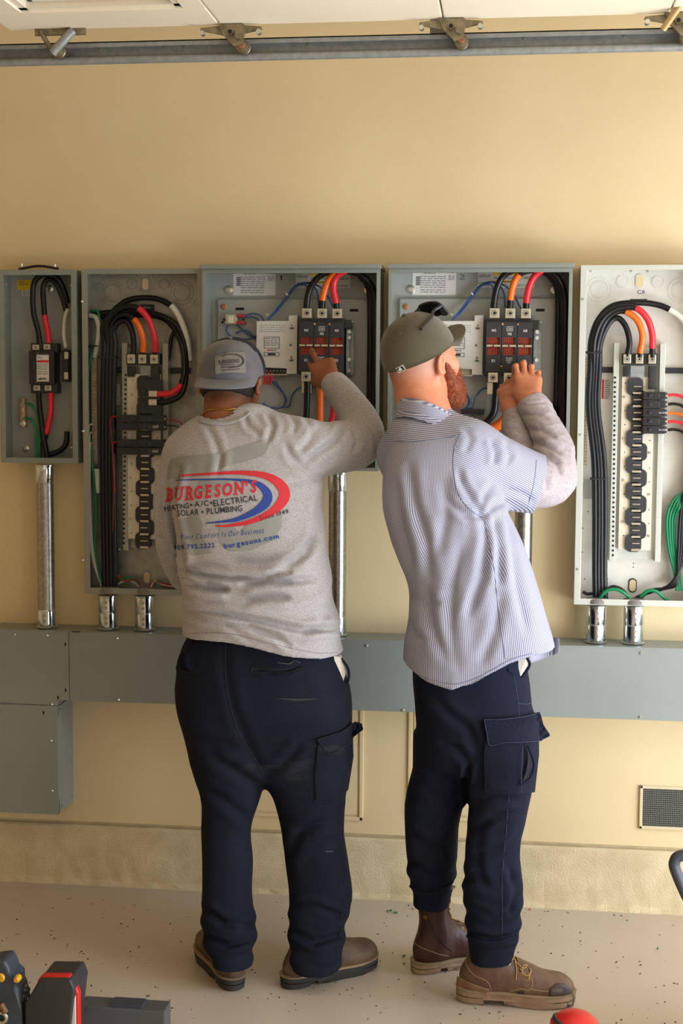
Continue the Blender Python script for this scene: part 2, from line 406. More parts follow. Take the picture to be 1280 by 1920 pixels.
# flush access panels low on the wall: thin raised frames with a plain cover
def wallpanel(n, L, R, T, B):
    x0, x1, z0, z1 = rect(L, R, T, B, -.01); mb = MB()
    for a in ((x0, x1, z0, z0+.012), (x0, x0+.012, z0, z1), (x1-.012, x1, z0, z1)): mb.box(a[0], a[1], -.007, .0, a[2], a[3], .002)
    mb.box(x0+.018, x1-.018, -.004, 0, z0+.018, z1)
    struct('trim_%d' % n, mb, wall_m)
wallpanel(2, 470, 686, 1300, 1536); wallpanel(3, 770, 988, 1300, 1538)
# ------------------------------------------------------------------ raised sectional door overhead and its track
DZ = 2.462
door = thing('overhead_door', 'cream sectional garage door raised flat overhead', 'garage door', (.6, -2.6, DZ))
edges = [-1.262, -.728, -.184, .348, .88, 1.41, 1.94, 2.47]
for i, (a, b) in enumerate(zip(edges, edges[1:])):
    mb = MB()
    if i == 0:   # section with a recessed moulded panel
        ix0, ix1, iy0, iy1 = a+.085, b-.055, -.935, -3.9
        mb.box(a, b-.003, iy0, -.775, DZ, DZ+.05, .003); mb.box(a, b-.003, -4.4, iy1, DZ, DZ+.05, .003)
        mb.box(a, ix0, iy1, iy0, DZ, DZ+.05); mb.box(ix1, b-.003, iy1, iy0, DZ, DZ+.05)
        s = mb.build('door_section', door_m, door, False)
        m2 = MB(); m2.box(ix0, ix1, iy1, iy0, DZ+.03, DZ+.045)
        for k, w in ((0, .02), (1, .012)):
            o = k*.028; z = DZ+.006+.012*k
            m2.box(ix0+o, ix0+o+w, iy1+o, iy0-o, z, DZ+.03); m2.box(ix1-o-w, ix1-o, iy1+o, iy0-o, z, DZ+.03); m2.box(ix0+o, ix1-o, iy0-o-w, iy0-o, z, DZ+.03)
        m2.build('recessed_panel', doorin_m, s, False)
    else:
        mb.box(a+.002, b-.002, -4.4, -.775, DZ, DZ+.045, .003); mb.build('door_section', door_m, door, False)
def roller_hinge(x, lab, fixture=False):
    t = thing('roller_hinge', lab, 'hinge', (x, -.76, DZ-.002)); z = DZ-.002; y = -.775
    if fixture:   # top fixture: two bent legs
        mb = MB(); mb.box(x-.045, x+.085, y-.012, y-.004, z-.014, z+.002, .001); mb.build('mounting_plate', hinge_m, t)
        MB().tube([(x-.03, y-.012, z-.004), (x-.014, y-.012, z-.03), (x+.0, y-.008, z-.05)], .006).build('strap_leg', hinge_m, t)
        MB().tube([(x+.055, y-.014, z-.004), (x+.03, y-.014, z-.028), (x+.0, y-.01, z-.056)], .011).build('tube_leg', steel_m, t)
        zc = 2.416; xc = x+.004
    else:
        mb = MB()
        for sgn in (-1, 1):
            mb.prism([(x+sgn*.012, z), (x+sgn*.075, z-.006), (x+sgn*.077, z-.012), (x+sgn*.012, z-.026)], y-.012, y-.006)
        mb.build('hinge_leaf', hinge_m, t)
        MB().prism([(x-.03, z), (x+.032, z), (x+.034, z-.02), (x+.03, z-.048), (x+.008, z-.052), (x-.016, z-.028)], y-.02, y-.008).build('hinge_bracket', hinge_m, t)
        for sgn in (-1, 1): MB().cyl((x+sgn*.07, y-.024, z-.02), (x+sgn*.07, y-.006, z-.02), .006, n=10).build('hinge_screw', screw_m, t)
        mb = MB(); mb.cyl((x+.001, y-.028, z-.02), (x+.001, y-.006, z-.02), .0085, n=14); mb.cyl((x+.02, y-.03, z-.03), (x+.02, y-.006, z-.03), .008, n=14); mb.build('hinge_pin', hinge_m, t)
        MB().cyl((x+.001, y-.03, z-.02), (x+.001, y-.027, z-.02), .005, n=12).build('pin_hole', dark_m, t)
        zc = 2.414; xc = x+.024
    r = MB(); r.lathe((xc, y-.004, zc), (xc, -.735, zc), [(0, .007), (.25, .008), (.3, .016), (.55, .0175), (.6, .014), (.7, .0175), (1, .016)]); r.build('roller_wheel', hinge_m, t)
    MB().cyl((xc, y-.012, zc), (xc, y+.002, zc), .009, n=14).build('roller_axle', rust_m, t)
for px, lab, fx in ((88, 'door top roller bracket with two bent legs, at left end of the track', True), (428, 'roller hinge below first door seam, third from the right', False), (835, 'roller hinge below the middle door seam, above the capped men', False), (1240, 'roller hinge at the right edge of the photo, beside a tan rod', False)):
    roller_hinge({88: -1.15, 428: -.70, 835: -.165, 1240: .365}[px], lab, fx)
rod = MB().tube([W(1232, 48, -.8), W(1272, -10, -.84)+np.array([0, 0, 0.0])], .008).build('pull_rod', mat('tan_rod', srgb(190, 160, 110), .5, .3), None); tag(rod, 'thin tan rod slanting up from the rightmost roller hinge', 'rod')
trk = thing('door_track', 'horizontal galvanised steel door track running across the wall', 'rail', (0, -.73, 2.385))
mb = MB(); zt, zb = 2.437, 2.398
mb.box(-2.3, 2.9, -.712, -.709, zb, zt); mb.build('track_web', steel_m, trk, False)
mb = MB(); mb.tube([(-2.3, -.722, zb), (2.9, -.722, zb)], .0105, n=12); mb.build('lower_lip', steel_m, trk)
mb = MB(); mb.box(-2.3, 2.9, -.735, -.709, zt, zt+.003); mb.box(-2.3, 2.9, -.735, -.732, zt-.01, zt+.003); mb.build('upper_lip', steel_m, trk, False)
for px, py in ((178, 98), (299, 93), (336, 92), (569, 84), (973, 69), (1160, 62)):
    c = W(px, py, -.713); MB().cyl((c[0], -.7145, c[2]), (c[0], -.709, c[2]), .0035, n=10).build('bolt_hole', lug_m, trk)
for X in (-2.1, -.2, 2.2):
    MB().box(X-.02, X+.02, -.708, -.704, zt-.02, 2.95).build('hanger_strap', steel_m, trk, False)

# ------------------------------------------------------------------ wireway with tee
ww = thing('wireway', 'long grey square metal wireway with a downward leg at left', 'wireway', (-.5, -.075, .265))
z1, z0 = .834, .623; lx = -1.372
mb = MB()
mb.box(-1.60, .75, -.145, -.001, z0+.003, z1-.0015, .001); mb.build('trough', greyd_m, ww, False)
MB().box(-1.66, lx, -.145, -.001, .266, z0+.004, .001).build('lower_box', greyd_m, ww, False)
# covers, each screwed on the front
xs_ = W(133, 1250, -.15)[0]
pl = MB(); pl.prism([(-1.60, z1), (xs_-.001, z1), (xs_-.001, z0+.001), (lx+.0005, z0+.001), (lx+.0005, .607), (-1.60, .612)], -.1505, -.145); pl.build('tee_cover', greyd_m, ww, False)
MB().box(xs_+.001, .75, -.1505, -.145, z0, z1, .0008).build('straight_cover', greyd_m, ww, False)
MB().box(-1.66, lx+.0005, -.1505, -.145, .264, .605, .0008).build('leg_cover', greyd_m, ww, False)
MB().box(-1.60, .75, -.151, -.138, z1, z1+.0025).build('top_flange', greyd_m, ww, False)
def screw(px, py, Y, parent, r=.0045, m=screw_m, d=.004, name='screw'):
    c = W(px, py, Y); mb = MB(); mb.lathe((c[0], Y+.001, c[2]), (c[0], Y-d, c[2]), [(0, r), (.5, r), (1, r*.55)], 12)
    return mb.build(name, m, parent)
for px, py in ((30, 1197), (91, 1198), (222, 1202), (226, 1317), (101, 1327), (101, 1395), (104, 1489), (1204, 1218), (1204, 1338), (760, 1330), (690, 1210)): screw(px, py, -.1505, ww)
for px, py in ((125, 1214), (127, 1300), (113, 1314), (86, 1343), (3, 1341)):
    c = W(px, py, -.151); MB().box(c[0]-.0025, c[0]+.0025, -.1512, -.15, c[2]-.005, c[2]+.005).build('knock_slot', dark_m, ww, False)
for (y, z) in ((-.13, .61), (-.02, .61), (-.125, .285), (-.02, .285), (-.13, .59), (-.02, .63)):
    MB().cyl((lx, y, z), (lx+.004, y, z), .004, n=10).build('screw', screw_m, ww)
mb = MB(); mb.box(lx, lx+.0015, -.145, -.001, .603, .6055); mb.box(lx, lx+.0015, -.1455, -.1440, .266, .31); mb.box(lx, lx+.0015, -.1455, -.144, .57, .60); mb.build('seam', dark_m, ww, False)
c = W(145, 1195, -.15); MB().box(c[0]-.013, c[0]+.013, -.1515, -.147, z1+.001, z1+.0035).build('seam', dark_m, ww, False)

# ------------------------------------------------------------------ conduits
def conduit(px, pyt, pyb, Y, r, lab, short=False, group=None):
    c = W(px, pyt, Y); zt = c[2]; x = c[0]; zb = z1+.002
    t = thing('short_coupling' if short else 'conduit', lab, 'conduit', (x, Y, zb), group)
    def coup(a, b, name='coupling'):
        mb = MB(); mb.lathe((x, Y, a), (x, Y, b), [(0, r*1.24), (.05, r*1.26), (.09, r*1.12), (.94, r*1.12), (.97, r*1.05), (1, r*1.04)], 40); o = mb.build(name, zinc_m, t)
        for k in range(2):   # stamped clamp screws
            z = a+(b-a)*(.4+.3*k); m3 = MB(); m3.cyl((x+r*.1, Y-r*1.09, z), (x+r*.1, Y-r*1.17, z), .0045, n=6); m3.build('set_screw', steel_m, o)
    if short:
        h = (zt-zb); coup(zb, zb+h*.5); 
        mb = MB(); mb.lathe((x, Y, zb+h), (x, Y, zb+h*.5), [(0, r*1.2), (.05, r*1.2), (.09, r*1.12), (.95, r*1.12), (1, r*1.08)], 40); o = mb.build('coupling', zinc_m, t)
        for k in range(2):
            z = zb+h*(.66+.16*k); m3 = MB(); m3.cyl((x+r*.1, Y-r*1.09, z), (x+r*.1, Y-r*1.17, z), .0045, n=6); m3.build('set_screw', steel_m, o)
    else:
        MB().cyl((x, Y, zb+.01), (x, Y, zt-.01), r, n=40).build('pipe', pipe_m, t)
        coup(zb, zb+.055)
        mb = MB(); mb.lathe((x, Y, zt), (x, Y, zt-.055), [(0, r*1.22), (.05, r*1.22), (.09, r*1.12), (.94, r*1.12), (1, r*1.04)], 40); mb.build('coupling', zinc_m, t)
    return t
conduit(83, 878, 0, -.075, .0262, 'tall steel conduit under the small leftmost enclosure')
conduit(204, 1121, 0, -.075, .0262, 'short shiny coupling under second panel, left of its pair', True)
conduit(273, 1121, 0, -.075, .0262, 'short shiny coupling under second panel, nearer the man in grey', True)
conduit(632, 886, 0, -.075, .0262, 'tall steel conduit beside the back of the man in grey shirt')
conduit(982, 886, 0, -.075, .0262, 'tall steel conduit mostly hidden behind the man in striped shirt')
conduit(1120, 1129, 0, -.075, .0262, 'short shiny coupling under far right panel, left of its pair', True)
conduit(1190, 1129, 0, -.075, .0262, 'short shiny coupling under far right panel, right of its pair', True)

# ------------------------------------------------------------------ enclosures
def enclosure(lab, x0, x1, z0, z1, dep, out, inn, lip=.012, tlip=.014, hood=0., side=None):
    t = thing('electrical_enclosure', lab, 'electrical panel', ((x0+x1)/2, 0, z0)); Y = -dep; w = .003
    MB().box(x0, x1, -.006, -.001, z0, z1).build('back_plate', inn, t, False)
    for a in ((x0, x0+w, z0, z1), (x1-w, x1, z0, z1)): MB().box(a[0], a[1], Y, -.006, a[2], a[3], .0008).build('side_wall', out, t, False)
    MB().box(x0+w, x1-w, Y, -.006, z1-w, z1).build('top_wall', out, t, False)
    MB().box(x0+w, x1-w, Y, -.006, z0, z0+w).build('bottom_wall', out, t, False)
    mb = MB(); mb.box(x0, x0+lip, Y-.002, Y, z0, z1, .0008); mb.box(x1-lip, x1, Y-.002, Y, z0, z1, .0008); mb.box(x0+lip, x1-lip, Y-.002, Y, z0, z0+lip, .0008)
    mb.box(x0+lip, x1-lip, Y-.002, Y, z1-tlip, z1, .0008); mb.build('front_flange', side or out, t, False)
    if hood: MB().box(x0-.004, x1+.004, Y-.02, 0, z1, z1+hood, .002).build('rain_hood', out, t, False)
    return t
def knockout(t, px, py, Rpx, m, Y=-.0062, rings=2):
    c = W(px, py, Y)
    for k in range(rings):
        R = (Rpx*(1-.27*k))/px_m(Y); mb = MB(); mb.ring((c[0], Y, c[2]), (0, 1, 0), R, .0014, 36, 6, arc=2*math.pi*(.9), a0=k*1.3+px); mb.build('knockout_ring', m, t)
    mb = MB(); mb.cyl((c[0], Y-.0012, c[2]), (c[0], Y+.001, c[2]), R*.86, n=30); mb.build('knockout_disc', m, t)
def slot_hole(t, px, py, Y=-.006, m=None):
    c = W(px, py, Y)
    def stad(w, h): return [(c[0]+w*math.cos(a), c[2]+w*math.sin(a)+(h if math.sin(a) > 0 else -h)) for a in np.linspace(.01, 2*math.pi+.01, 25)[:-1]]
    MB().prism(stad(.0125, .009), Y-.0035, Y).build('slot_rim', m or steel_m, t, False)
    MB().prism(stad(.0098, .008), Y-.004, Y-.003).build('mounting_slot', wall_m, t, False)
def bolt(t, px, py, r, Y, m=screw_m, washer=True, name='mounting_bolt'):
    c = W(px, py, Y); mb = MB()
    if washer: mb.lathe((c[0], Y, c[2]), (c[0], Y-.003, c[2]), [(0, r), (.7, r), (1, r*.85)], 20)
    mb.cyl((c[0], Y, c[2]), (c[0], Y-.008, c[2]), r*.5, n=6); return mb.build(name, m, t)
def sticker(t, L, R, T, B, Y, m=paper_m, name='paper_label', th=.0008):
    mb = MB(); pbox(mb, L, R, T, B, Y-th, Y); return mb.build(name, m, t, False)
def printlines(lbl, L, R, rows, Y, h=1.1, m=print_m, seed=1):
    """unreadable small print as thin broken lines"""
    rs = random.Random(seed); mb = MB()
    for py in rows:
        x = L
        while x < R-1:
            w = min(rs.uniform(3, 11), R-x); pbox(mb, x, x+w, py, py+h, Y-.0003, Y); x += w+rs.uniform(1, 2.5)
    o = mb.build('small_print', m, lbl, False); o['kind'] = 'stuff'; return o
def cable(pts, r, lab, m=cable_m, sleeve=None, name='power_cable', cat='cable', group=None, m2=None, n=12):
    """pts (px,py,Y); sleeve=(i,j,material): a taped length from point i to j"""
    P = [W(*p) for p in pts]
    if sleeve is None:
        o = MB().tube(P, r, n).build(name, m, None); return tag(o, lab, cat, group)
    lo = np.min(P, 0); t = thing(name, lab, cat, ((P[0][0]+P[-1][0])/2, P[0][1], lo[2]), group)
    MB().tube(P, r, n).build('insulation', m, t)
    S = spline(P, 6); i, j, mm = sleeve; mb = MB(); mb.tube(S[int(i*6):int(j*6)+1], r*1.07, n, step=1); mb.build('phase_tape', mm, t)
    return t
# ---- first enclosure (disconnect)
E1 = enclosure('small grey enclosure at far left holding one labelled breaker', -1.557, -1.314, 1.346, 1.93, .1, grey_m, greyin_m, .016, .016)
for px, py in ((8, 541), (128, 541), (6, 846), (133, 845)): screw(px, py, -.102, E1, .0035)
bolt(E1, 88, 548, .012, -.006); bolt(E1, 47, 848, .011, -.006)
s = sticker(E1, 27, 55, 532, 551, -.006, yellow_m, 'warning_label'); printlines(s, 30, 52, [536, 540], -.0071, seed=2)
s = sticker(E1, 36, 52, 551, 562, -.006); printlines(s, 38, 50, [553, 556, 559], -.0071, seed=3)
mb = MB(); c0 = W(30, 512, -.05); c1 = W(104, 510, -.05); mb.tube([c0, (c0+c1)/2+np.array([0, 0, .009]), c1], .004, 8); mb.build('closing_strap', black_m, E1)
for px in (35, 97): c = W(px, 507, -.05); MB().cyl(c, c+np.array([0, 0, .008]), .006, n=10).build('strap_screw', screw_m, E1)
tb = MB(); pbox(tb, 36, 44, 755, 808, -.03, -.006, .001); tb.build('ground_bar', gsk_m, E1)
for i in range(5): screw(40, 760+i*10.5, -.03, E1, .003)
bolt(E1, 40, 801, .011, -.03)
br = thing('main_breaker', 'black two-pole breaker with white and red label in the small left enclosure', 'breaker', tuple(W(78, 745, -.03)))
mb = MB(); pbox(mb, 51, 98, 665, 727, -.068, -.006, .002); pbox(mb, 54, 103, 650, 668, -.05, -.006, .002); pbox(mb, 55, 104, 725, 744, -.05, -.006, .002); mb.build('housing', black_m, br, False)
mb = MB(); pbox(mb, 57, 62, 683, 702, -.078, -.068, .0015); mb.build('toggle', blackm_m, br)
for px, py in ((63, 658), (84, 657), (66, 734), (87, 734)):
    mb = MB(); pbox(mb, px-6, px+6, py-5, py+5, -.054, -.045, .001); u = mb.build('lug', lug_m, br, False); screw(px, py, -.054, u, .0045, steel_m, name='lug_screw')
for px, py in ((68, 669), (67, 723)): screw(px, py, -.068, br, .002, gsk_m)
l = sticker(br, 65.5, 88.5, 672, 722, -.068); mb = MB(); pbox(mb, 66, 88, 682, 686.5, -.0692, -.0688); mb.build('red_stripe', red_m, l, False)
printlines(l, 67, 75, [675, 677.5], -.0689, m=mat('blue_print', srgb(60, 110, 160), .6)); printlines(l, 67, 86, [690, 694, 698, 703, 707, 718], -.0689, seed=5); printlines(l, 70, 84, [715, 716.5], -.0689, 1.4, seed=7)
nb = MB(); pbox(nb, 112, 124, 662, 722, -.045, -.006, .002); nb.build('neutral_block', black_m, E1, False)
for py in (673, 711): mb = MB(); pbox(mb, 117, 124, py-7, py+6, -.055, -.045, .001); mb.build('neutral_lug', lug_m, E1, False)
cable([(122, 575, -.04), (113, 545, -.05), (98, 525, -.06), (75, 522, -.06), (58, 540, -.055), (58, 590, -.055), (67, 625, -.05), (71, 652, -.045)], .0085, 'outer black cable curving into top left lug of small left breaker')
cable([(120, 590, -.035), (112, 562, -.04), (100, 538, -.045), (86, 530, -.045), (76, 545, -.045), (78, 585, -.045), (81, 608, -.045), (86, 630, -.045), (88, 650, -.045)], .0085, 'cable with red tape entering top right lug of small left breaker', sleeve=(5.6, 8, red_m))
cable([(70, 742, -.045), (72, 770, -.045), (78, 815, -.05), (84, 845, -.05), (88, 868, -.05)], .0085, 'plain black cable leaving bottom left lug of small left breaker')
cable([(93, 743, -.045), (93, 780, -.045), (86, 815, -.045), (80, 840, -.045), (80, 868, -.05)], .0085, 'cable with red tape leaving bottom right lug of small left breaker', sleeve=(0, 2.2, red_m))
cable([(124, 815, -.04), (122, 838, -.04), (110, 852, -.04), (88, 860, -.045)], .0085, 'black cable sweeping along bottom right of the small left enclosure')
cable([(44, 763, -.035), (57, 767, -.04), (68, 785, -.04), (72, 820, -.04), (74, 868, -.04)], .004, 'upper green ground wire in the small left enclosure', green_m, name='ground_wire', cat='wire')
cable([(44, 790, -.035), (57, 794, -.04), (65, 812, -.04), (66, 840, -.04), (69, 868, -.04)], .004, 'lower green ground wire in the small left enclosure', green_m, name='ground_wire', cat='wire')
cable([(120, 658, -.045), (116, 630, -.045), (118, 600, -.04), (123, 585, -.04)], .006, 'pale white cable above the neutral block in small left enclosure', white_m, name='neutral_cable')

# ---- breaker panels (second and far right)
def serpent(t, cx, top, bot, half, amp, Y, m):
    """black wavy bus cover: a column of rounded lobes alternating left and right with bus stabs between"""
    n = int(round((bot-top)/half)); k = 1/px_m(Y)
    for i in range(n):
        py = top+half*(i+.5); s = -1 if i % 2 == 0 else 1; c = W(cx+s*amp, py, Y)
        w = 14.5*k; h = half*.66*k; r = 9*k; pts = []
        for (sx, sz) in ((1, 1), (-1, 1), (-1, -1), (1, -1)):
            a0 = {(1, 1): 0, (-1, 1): 90, (-1, -1): 180, (1, -1): 270}[(sx, sz)]
            for q in range(5):
                a = math.radians(a0+q*22.5); pts.append((c[0]+sx*(w-r)+r*math.cos(a), c[2]+sz*(h-r)+r*math.sin(a)))
        mb = MB(); mb.prism(pts, Y, Y+.03); mb.build('bus_cover', m, t, True)
        mb = MB(); c = W(cx, py-half*.0, Y); mb.box(c[0]-.011, c[0]+.011, Y-.005, Y, c[2]-.0013, c[2]+.0013); mb.build('bus_stab', lug_m, t, False)
        c = W(cx, py+half*.5, Y); mb = MB(); mb.box(c[0]-.013, c[0]+.013, Y-.002, Y, c[2]-.003, c[2]+.003); mb.build('bus_stab', lug_m, t, False)
def panelboard(t, dx, galv, flange, seed):
    """dx shifts pixel columns measured on the far right panel"""
    f = lambda x: x+dx
    return
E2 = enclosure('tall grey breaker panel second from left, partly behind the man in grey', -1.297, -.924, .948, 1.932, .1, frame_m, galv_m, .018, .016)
E5 = enclosure('tall brightly lit breaker panel at the right edge with open front', .184, .557, .95, 1.936, .1, framelit_m, galvlit_m, .018, .014)
for px, py in ((149, 571), (154, 814), (156, 1056), (356, 568)): screw(px, py, -.102, E2, .0045)
for px, py in ((1088, 556), (1086, 810), (1084, 1062)): screw(px, py, -.102, E5, .004)
for t, L, m in ((E2, [(207, 555, 23, 2), (242, 537, 10, 1), (303, 537, 10, 1), (336, 552, 22, 2), (181, 545, 9, 1)], galv_m), (E5, [(1118, 537, 22, 2), (1161, 521, 11, 1), (1227, 521, 11, 1), (1270, 537, 22, 2)], galvlit_m)):
    for px, py, R, k in L: knockout(t, px, py, R, m, rings=k)
knockout(E2, 218, 1070, 12, galv_m, rings=1)
slot_hole(E2, 268, 537); slot_hole(E5, 1194, 521, m=galvlit_m); slot_hole(E2, 277, 1087); slot_hole(E5, 1187, 1091, m=dark_m)
bolt(E2, 223, 1035, .006, -.006); bolt(E5, 1247, 1041, .006, -.006, galvlit_m)
for px, py in ((1102, 954), (1111, 944), (1140, 1080), (1097, 1080), (1188, 1050), (1188, 1057), (1092, 1030), (1092, 985)): screw(px, py, -.0062, E5, .002, dark_m, .0005, 'pin_hole')
for px, py in ((183, 520), (252, 519), (284, 519)): screw(px, py, -.0062, E2, .0035)
for px, py in ((1178, 502), (1209, 502), (1102, 503)): screw(px, py, -.0062, E5, .0035)
flat_text('C.R', 1197, 541, 14, -.0068, mat('violet_marker', srgb(90, 60, 120), .6), E5, 'marker_note')
for t, px0, px1, py0, py1 in ((E2, 257, 285, 575, 587), (E5, 1176, 1208, 554, 564)):
    l = sticker(t, px0, px1, py0, py1, -.006, black_m, 'size_label', .001); flat_text('80mm', (px0+px1)/2, (py0+py1)/2, 14, -.0073, paper_m, l)
def interior(t, rl, rr, top, bot, cx, lug_x, lug_y, btop, bl, brr, metal, galvin, hb, gaps):
    """rails, board and lugs; pixel columns"""
    for a, b in ((rl, rl+10), (rr-10, rr)):
        mb = MB(); pbox(mb, a, b, top, bot, -.05, -.006, .001); r = mb.build('mounting_rail', metal, t, False)
        mb = MB(); n = int((bot-btop)/9)
        for i in range(n):
            py = btop+9*i; pbox(mb, a+2.5, a+6.5, py, py+4, -.0505, -.05)
        o = mb.build('rail_hooks', dark_m if a == rl else galvin, r, False); o['kind'] = 'stuff'
    mb = MB(); pbox(mb, rl+10, rr-10, top+8, bot-5, -.03, -.006); mb.build('bus_pan', metal, t, False)
    mb = MB(); pbox(mb, bl, brr, btop, bot-22, -.052, -.03, .001); b = mb.build('bus_board', ivory_m, t, False)
    k = 0
    for py in range(int(btop)+12, int(bot)-24, 26):
        for px in (bl+6, brr-6):
            if (k := k+1) % 3: screw(px+(2 if k % 2 else 0), py+(3 if px > cx else 0), -.052, b, .0022, dark_m, .0005, 'board_hole')
            else: screw(px, py, -.052, b, .0042)
    for a, b_ in hb: mb = MB(); pbox(mb, a, b_, lug_y+15, lug_y+26, -.02, -.006, .001); mb.build('barrier_strip', blackm_m, t, False)
    mb = MB(); pbox(mb, lug_x[0]-9, lug_x[2]+11, lug_y-11, lug_y+10, -.06, -.03, .002); mb.build('lug_block', black_m, t, False)
    for x in lug_x:
        mb = MB(); pbox(mb, x-7, x+7, lug_y-9, lug_y+8, -.074, -.055, .001); u = mb.build('main_lug', lug_m, t, False)
        c = W(x, lug_y, -.0745); MB().ring((c[0], -.0745, c[2]), (0, 1, 0), .0065, .0012, 16, 6).build('lug_ring', steel_m, u); MB().cyl((c[0], -.0752, c[2]), (c[0], -.074, c[2]), .0032, n=6).build('hex_socket', dark_m, u)
    mb = MB(); pbox(mb, cx-12, cx+14, lug_y+12, lug_y+40, -.056, -.03, .001); mb.build('bus_tap', steel_m, t, False)
    mb = MB(); pbox(mb, lug_x[0]-7, lug_x[0]+7, lug_y+13, lug_y+33, -.062, -.05, .002); mb.build('tape_stub', black_m, t)
    mb = MB(); pbox(mb, lug_x[2]-6, lug_x[2]+10, lug_y+12, lug_y+56, -.066, -.045, .003); mb.build('lug_barrier', blackm_m, t)
interior(E5, 1145, 1241, 637, 1047, 1190, (1172, 1195, 1219), 667, 700, 1161, 1222, framelit_m, framelit_m, ((1120, 1146), (1241, 1290)), 0)
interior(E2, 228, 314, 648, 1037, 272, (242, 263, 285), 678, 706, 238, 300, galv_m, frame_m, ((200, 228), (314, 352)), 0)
serpent(E5, 1192, 706, 1036, 24.5, 4.5, -.06, blackm_m); serpent(E2, 271, 712, 1030, 24.5, 3.5, -.06, black_m)
# neutral bars
mb = MB(); pbox(mb, 1094.5, 1099, 663, 868, -.03, -.006, .001); nb = mb.build('neutral_bar', ivory_m, E5, False)
mb = MB()
for i in range(34): pbox(mb, 1095, 1098.5, 666+i*6, 669+i*6, -.0315, -.03)
o = mb.build('bar_screws', gsk_m, nb, False); o['kind'] = 'stuff'
mb = MB(); pbox(mb, 169, 179, 676, 875, -.045, -.006, .001); nb = mb.build('neutral_bar', galv_m, E2, False)
mb = MB()
for i in range(33):
    for q in (170.5, 175): pbox(mb, q, q+3, 679+i*6, 682.5+i*6, -.047, -.045)
o = mb.build('bar_screws', gsk_m, nb, False); o['kind'] = 'stuff'
sticker(E5, 1095, 1116, 894, 930, -.02, mat('grey_conduit_strap', srgb(172, 170, 164), .5), 'grey_pad', .01)
l = sticker(E2, 201, 222, 725, 764, -.006); mb = MB(); pbox(mb, 202, 205, 726, 763, -.0071, -.0068); mb.build('red_stripe', red_m, l, False); printlines(l, 208, 220, range(729, 762, 5), -.0069, seed=9)
l = sticker(E5, 1124, 1141, 705, 743, -.006); mb = MB(); pbox(mb, 1125, 1129, 706, 742, -.0071, -.0068); mb.build('red_stripe', red_m, l, False); printlines(l, 1131, 1140, range(708, 741, 4), -.0069, seed=9)
sticker(E2, 176, 185, 885, 930, -.03, white_m, 'bar_label', .02)
# branch breakers
def breaker(L, R, T, B, lab, group, Y=-.088, yb=-.058, handle=True, wtxt=None):
    c = W((L+R)/2, B, Y); t = thing('branch_breaker', lab, 'breaker', tuple(c), group)
    mb = MB(); pbox(mb, L+3, R-3, T+.6, B-.6, Y, yb, .0012); pbox(mb, L, R, T+2, B-2, Y+.012, yb, .001); mb.build('housing', black_m, t, False)
    m = (T+B)/2; mb = MB(); pbox(mb, L+(R-L)*.28, L+(R-L)*.42, m-3, m+3, Y-.008, Y, .001); mb.build('toggle', blackm_m, t, False)
    mb = MB(); pbox(mb, L+(R-L)*.66, L+(R-L)*.7, m-3, m+3, Y-.001, Y); pbox(mb, L+(R-L)*.56, L+(R-L)*.57, T+2, B-2, Y-.0008, Y); mb.build('window', print_m, t, False)
    c = W(R-1, m, Y+.012); MB().cyl((c[0], Y+.008, c[2]), (c[0], Y+.013, c[2]), .0035, n=10).build('terminal_screw', lug_m, t)
    if wtxt: flat_text(wtxt, L+(R-L)*.8, m, (R-L)*.13 if (R-L) > 60 else (R-L)*.28, Y-.0006, paper_m, t)
    return t
for i in range(5): breaker(1200, 1248, 727+16*i, 743+16*i, 'black branch breaker in far right panel, %s in its column of five' % ['topmost', 'second down', 'middle one', 'second from bottom', 'lowest'][i], 'branch breakers in the far right panel', wtxt={2: 'ON OFF', 4: 'ON OFF'}.get(i))
for j, T in enumerate((782, 828)):
    for i in range(2): breaker(217, 308, T+15*i, T+15+15*i, 'black tandem breaker in second panel, %s %s pair' % (['upper of the', 'lower of the'][i], ['higher', 'bottom'][j]), 'branch breakers in the second panel', wtxt='OFF' if i else None)
def twopole():
    t = thing('main_breaker', 'black two-pole breaker with two silver lugs above branch breakers, second panel', 'breaker', tuple(W(275, 780, -.08)))
    mb = MB(); pbox(mb, 255, 298, 716, 748, -.088, -.058, .002); pbox(mb, 255, 298, 749, 780, -.088, -.058, .002); mb.build('housing', black_m, t, False)
    for py in (742, 758):
        mb = MB(); pbox(mb, 276, 291, py-5, py+6, -.094, -.08, .001); mb.build('lug', lug_m, t, False)
    for py in (738, 762): mb = MB(); pbox(mb, 262, 268, py-4, py+4, -.096, -.088, .001); mb.build('toggle', blackm_m, t, False)
    return t
twopole()
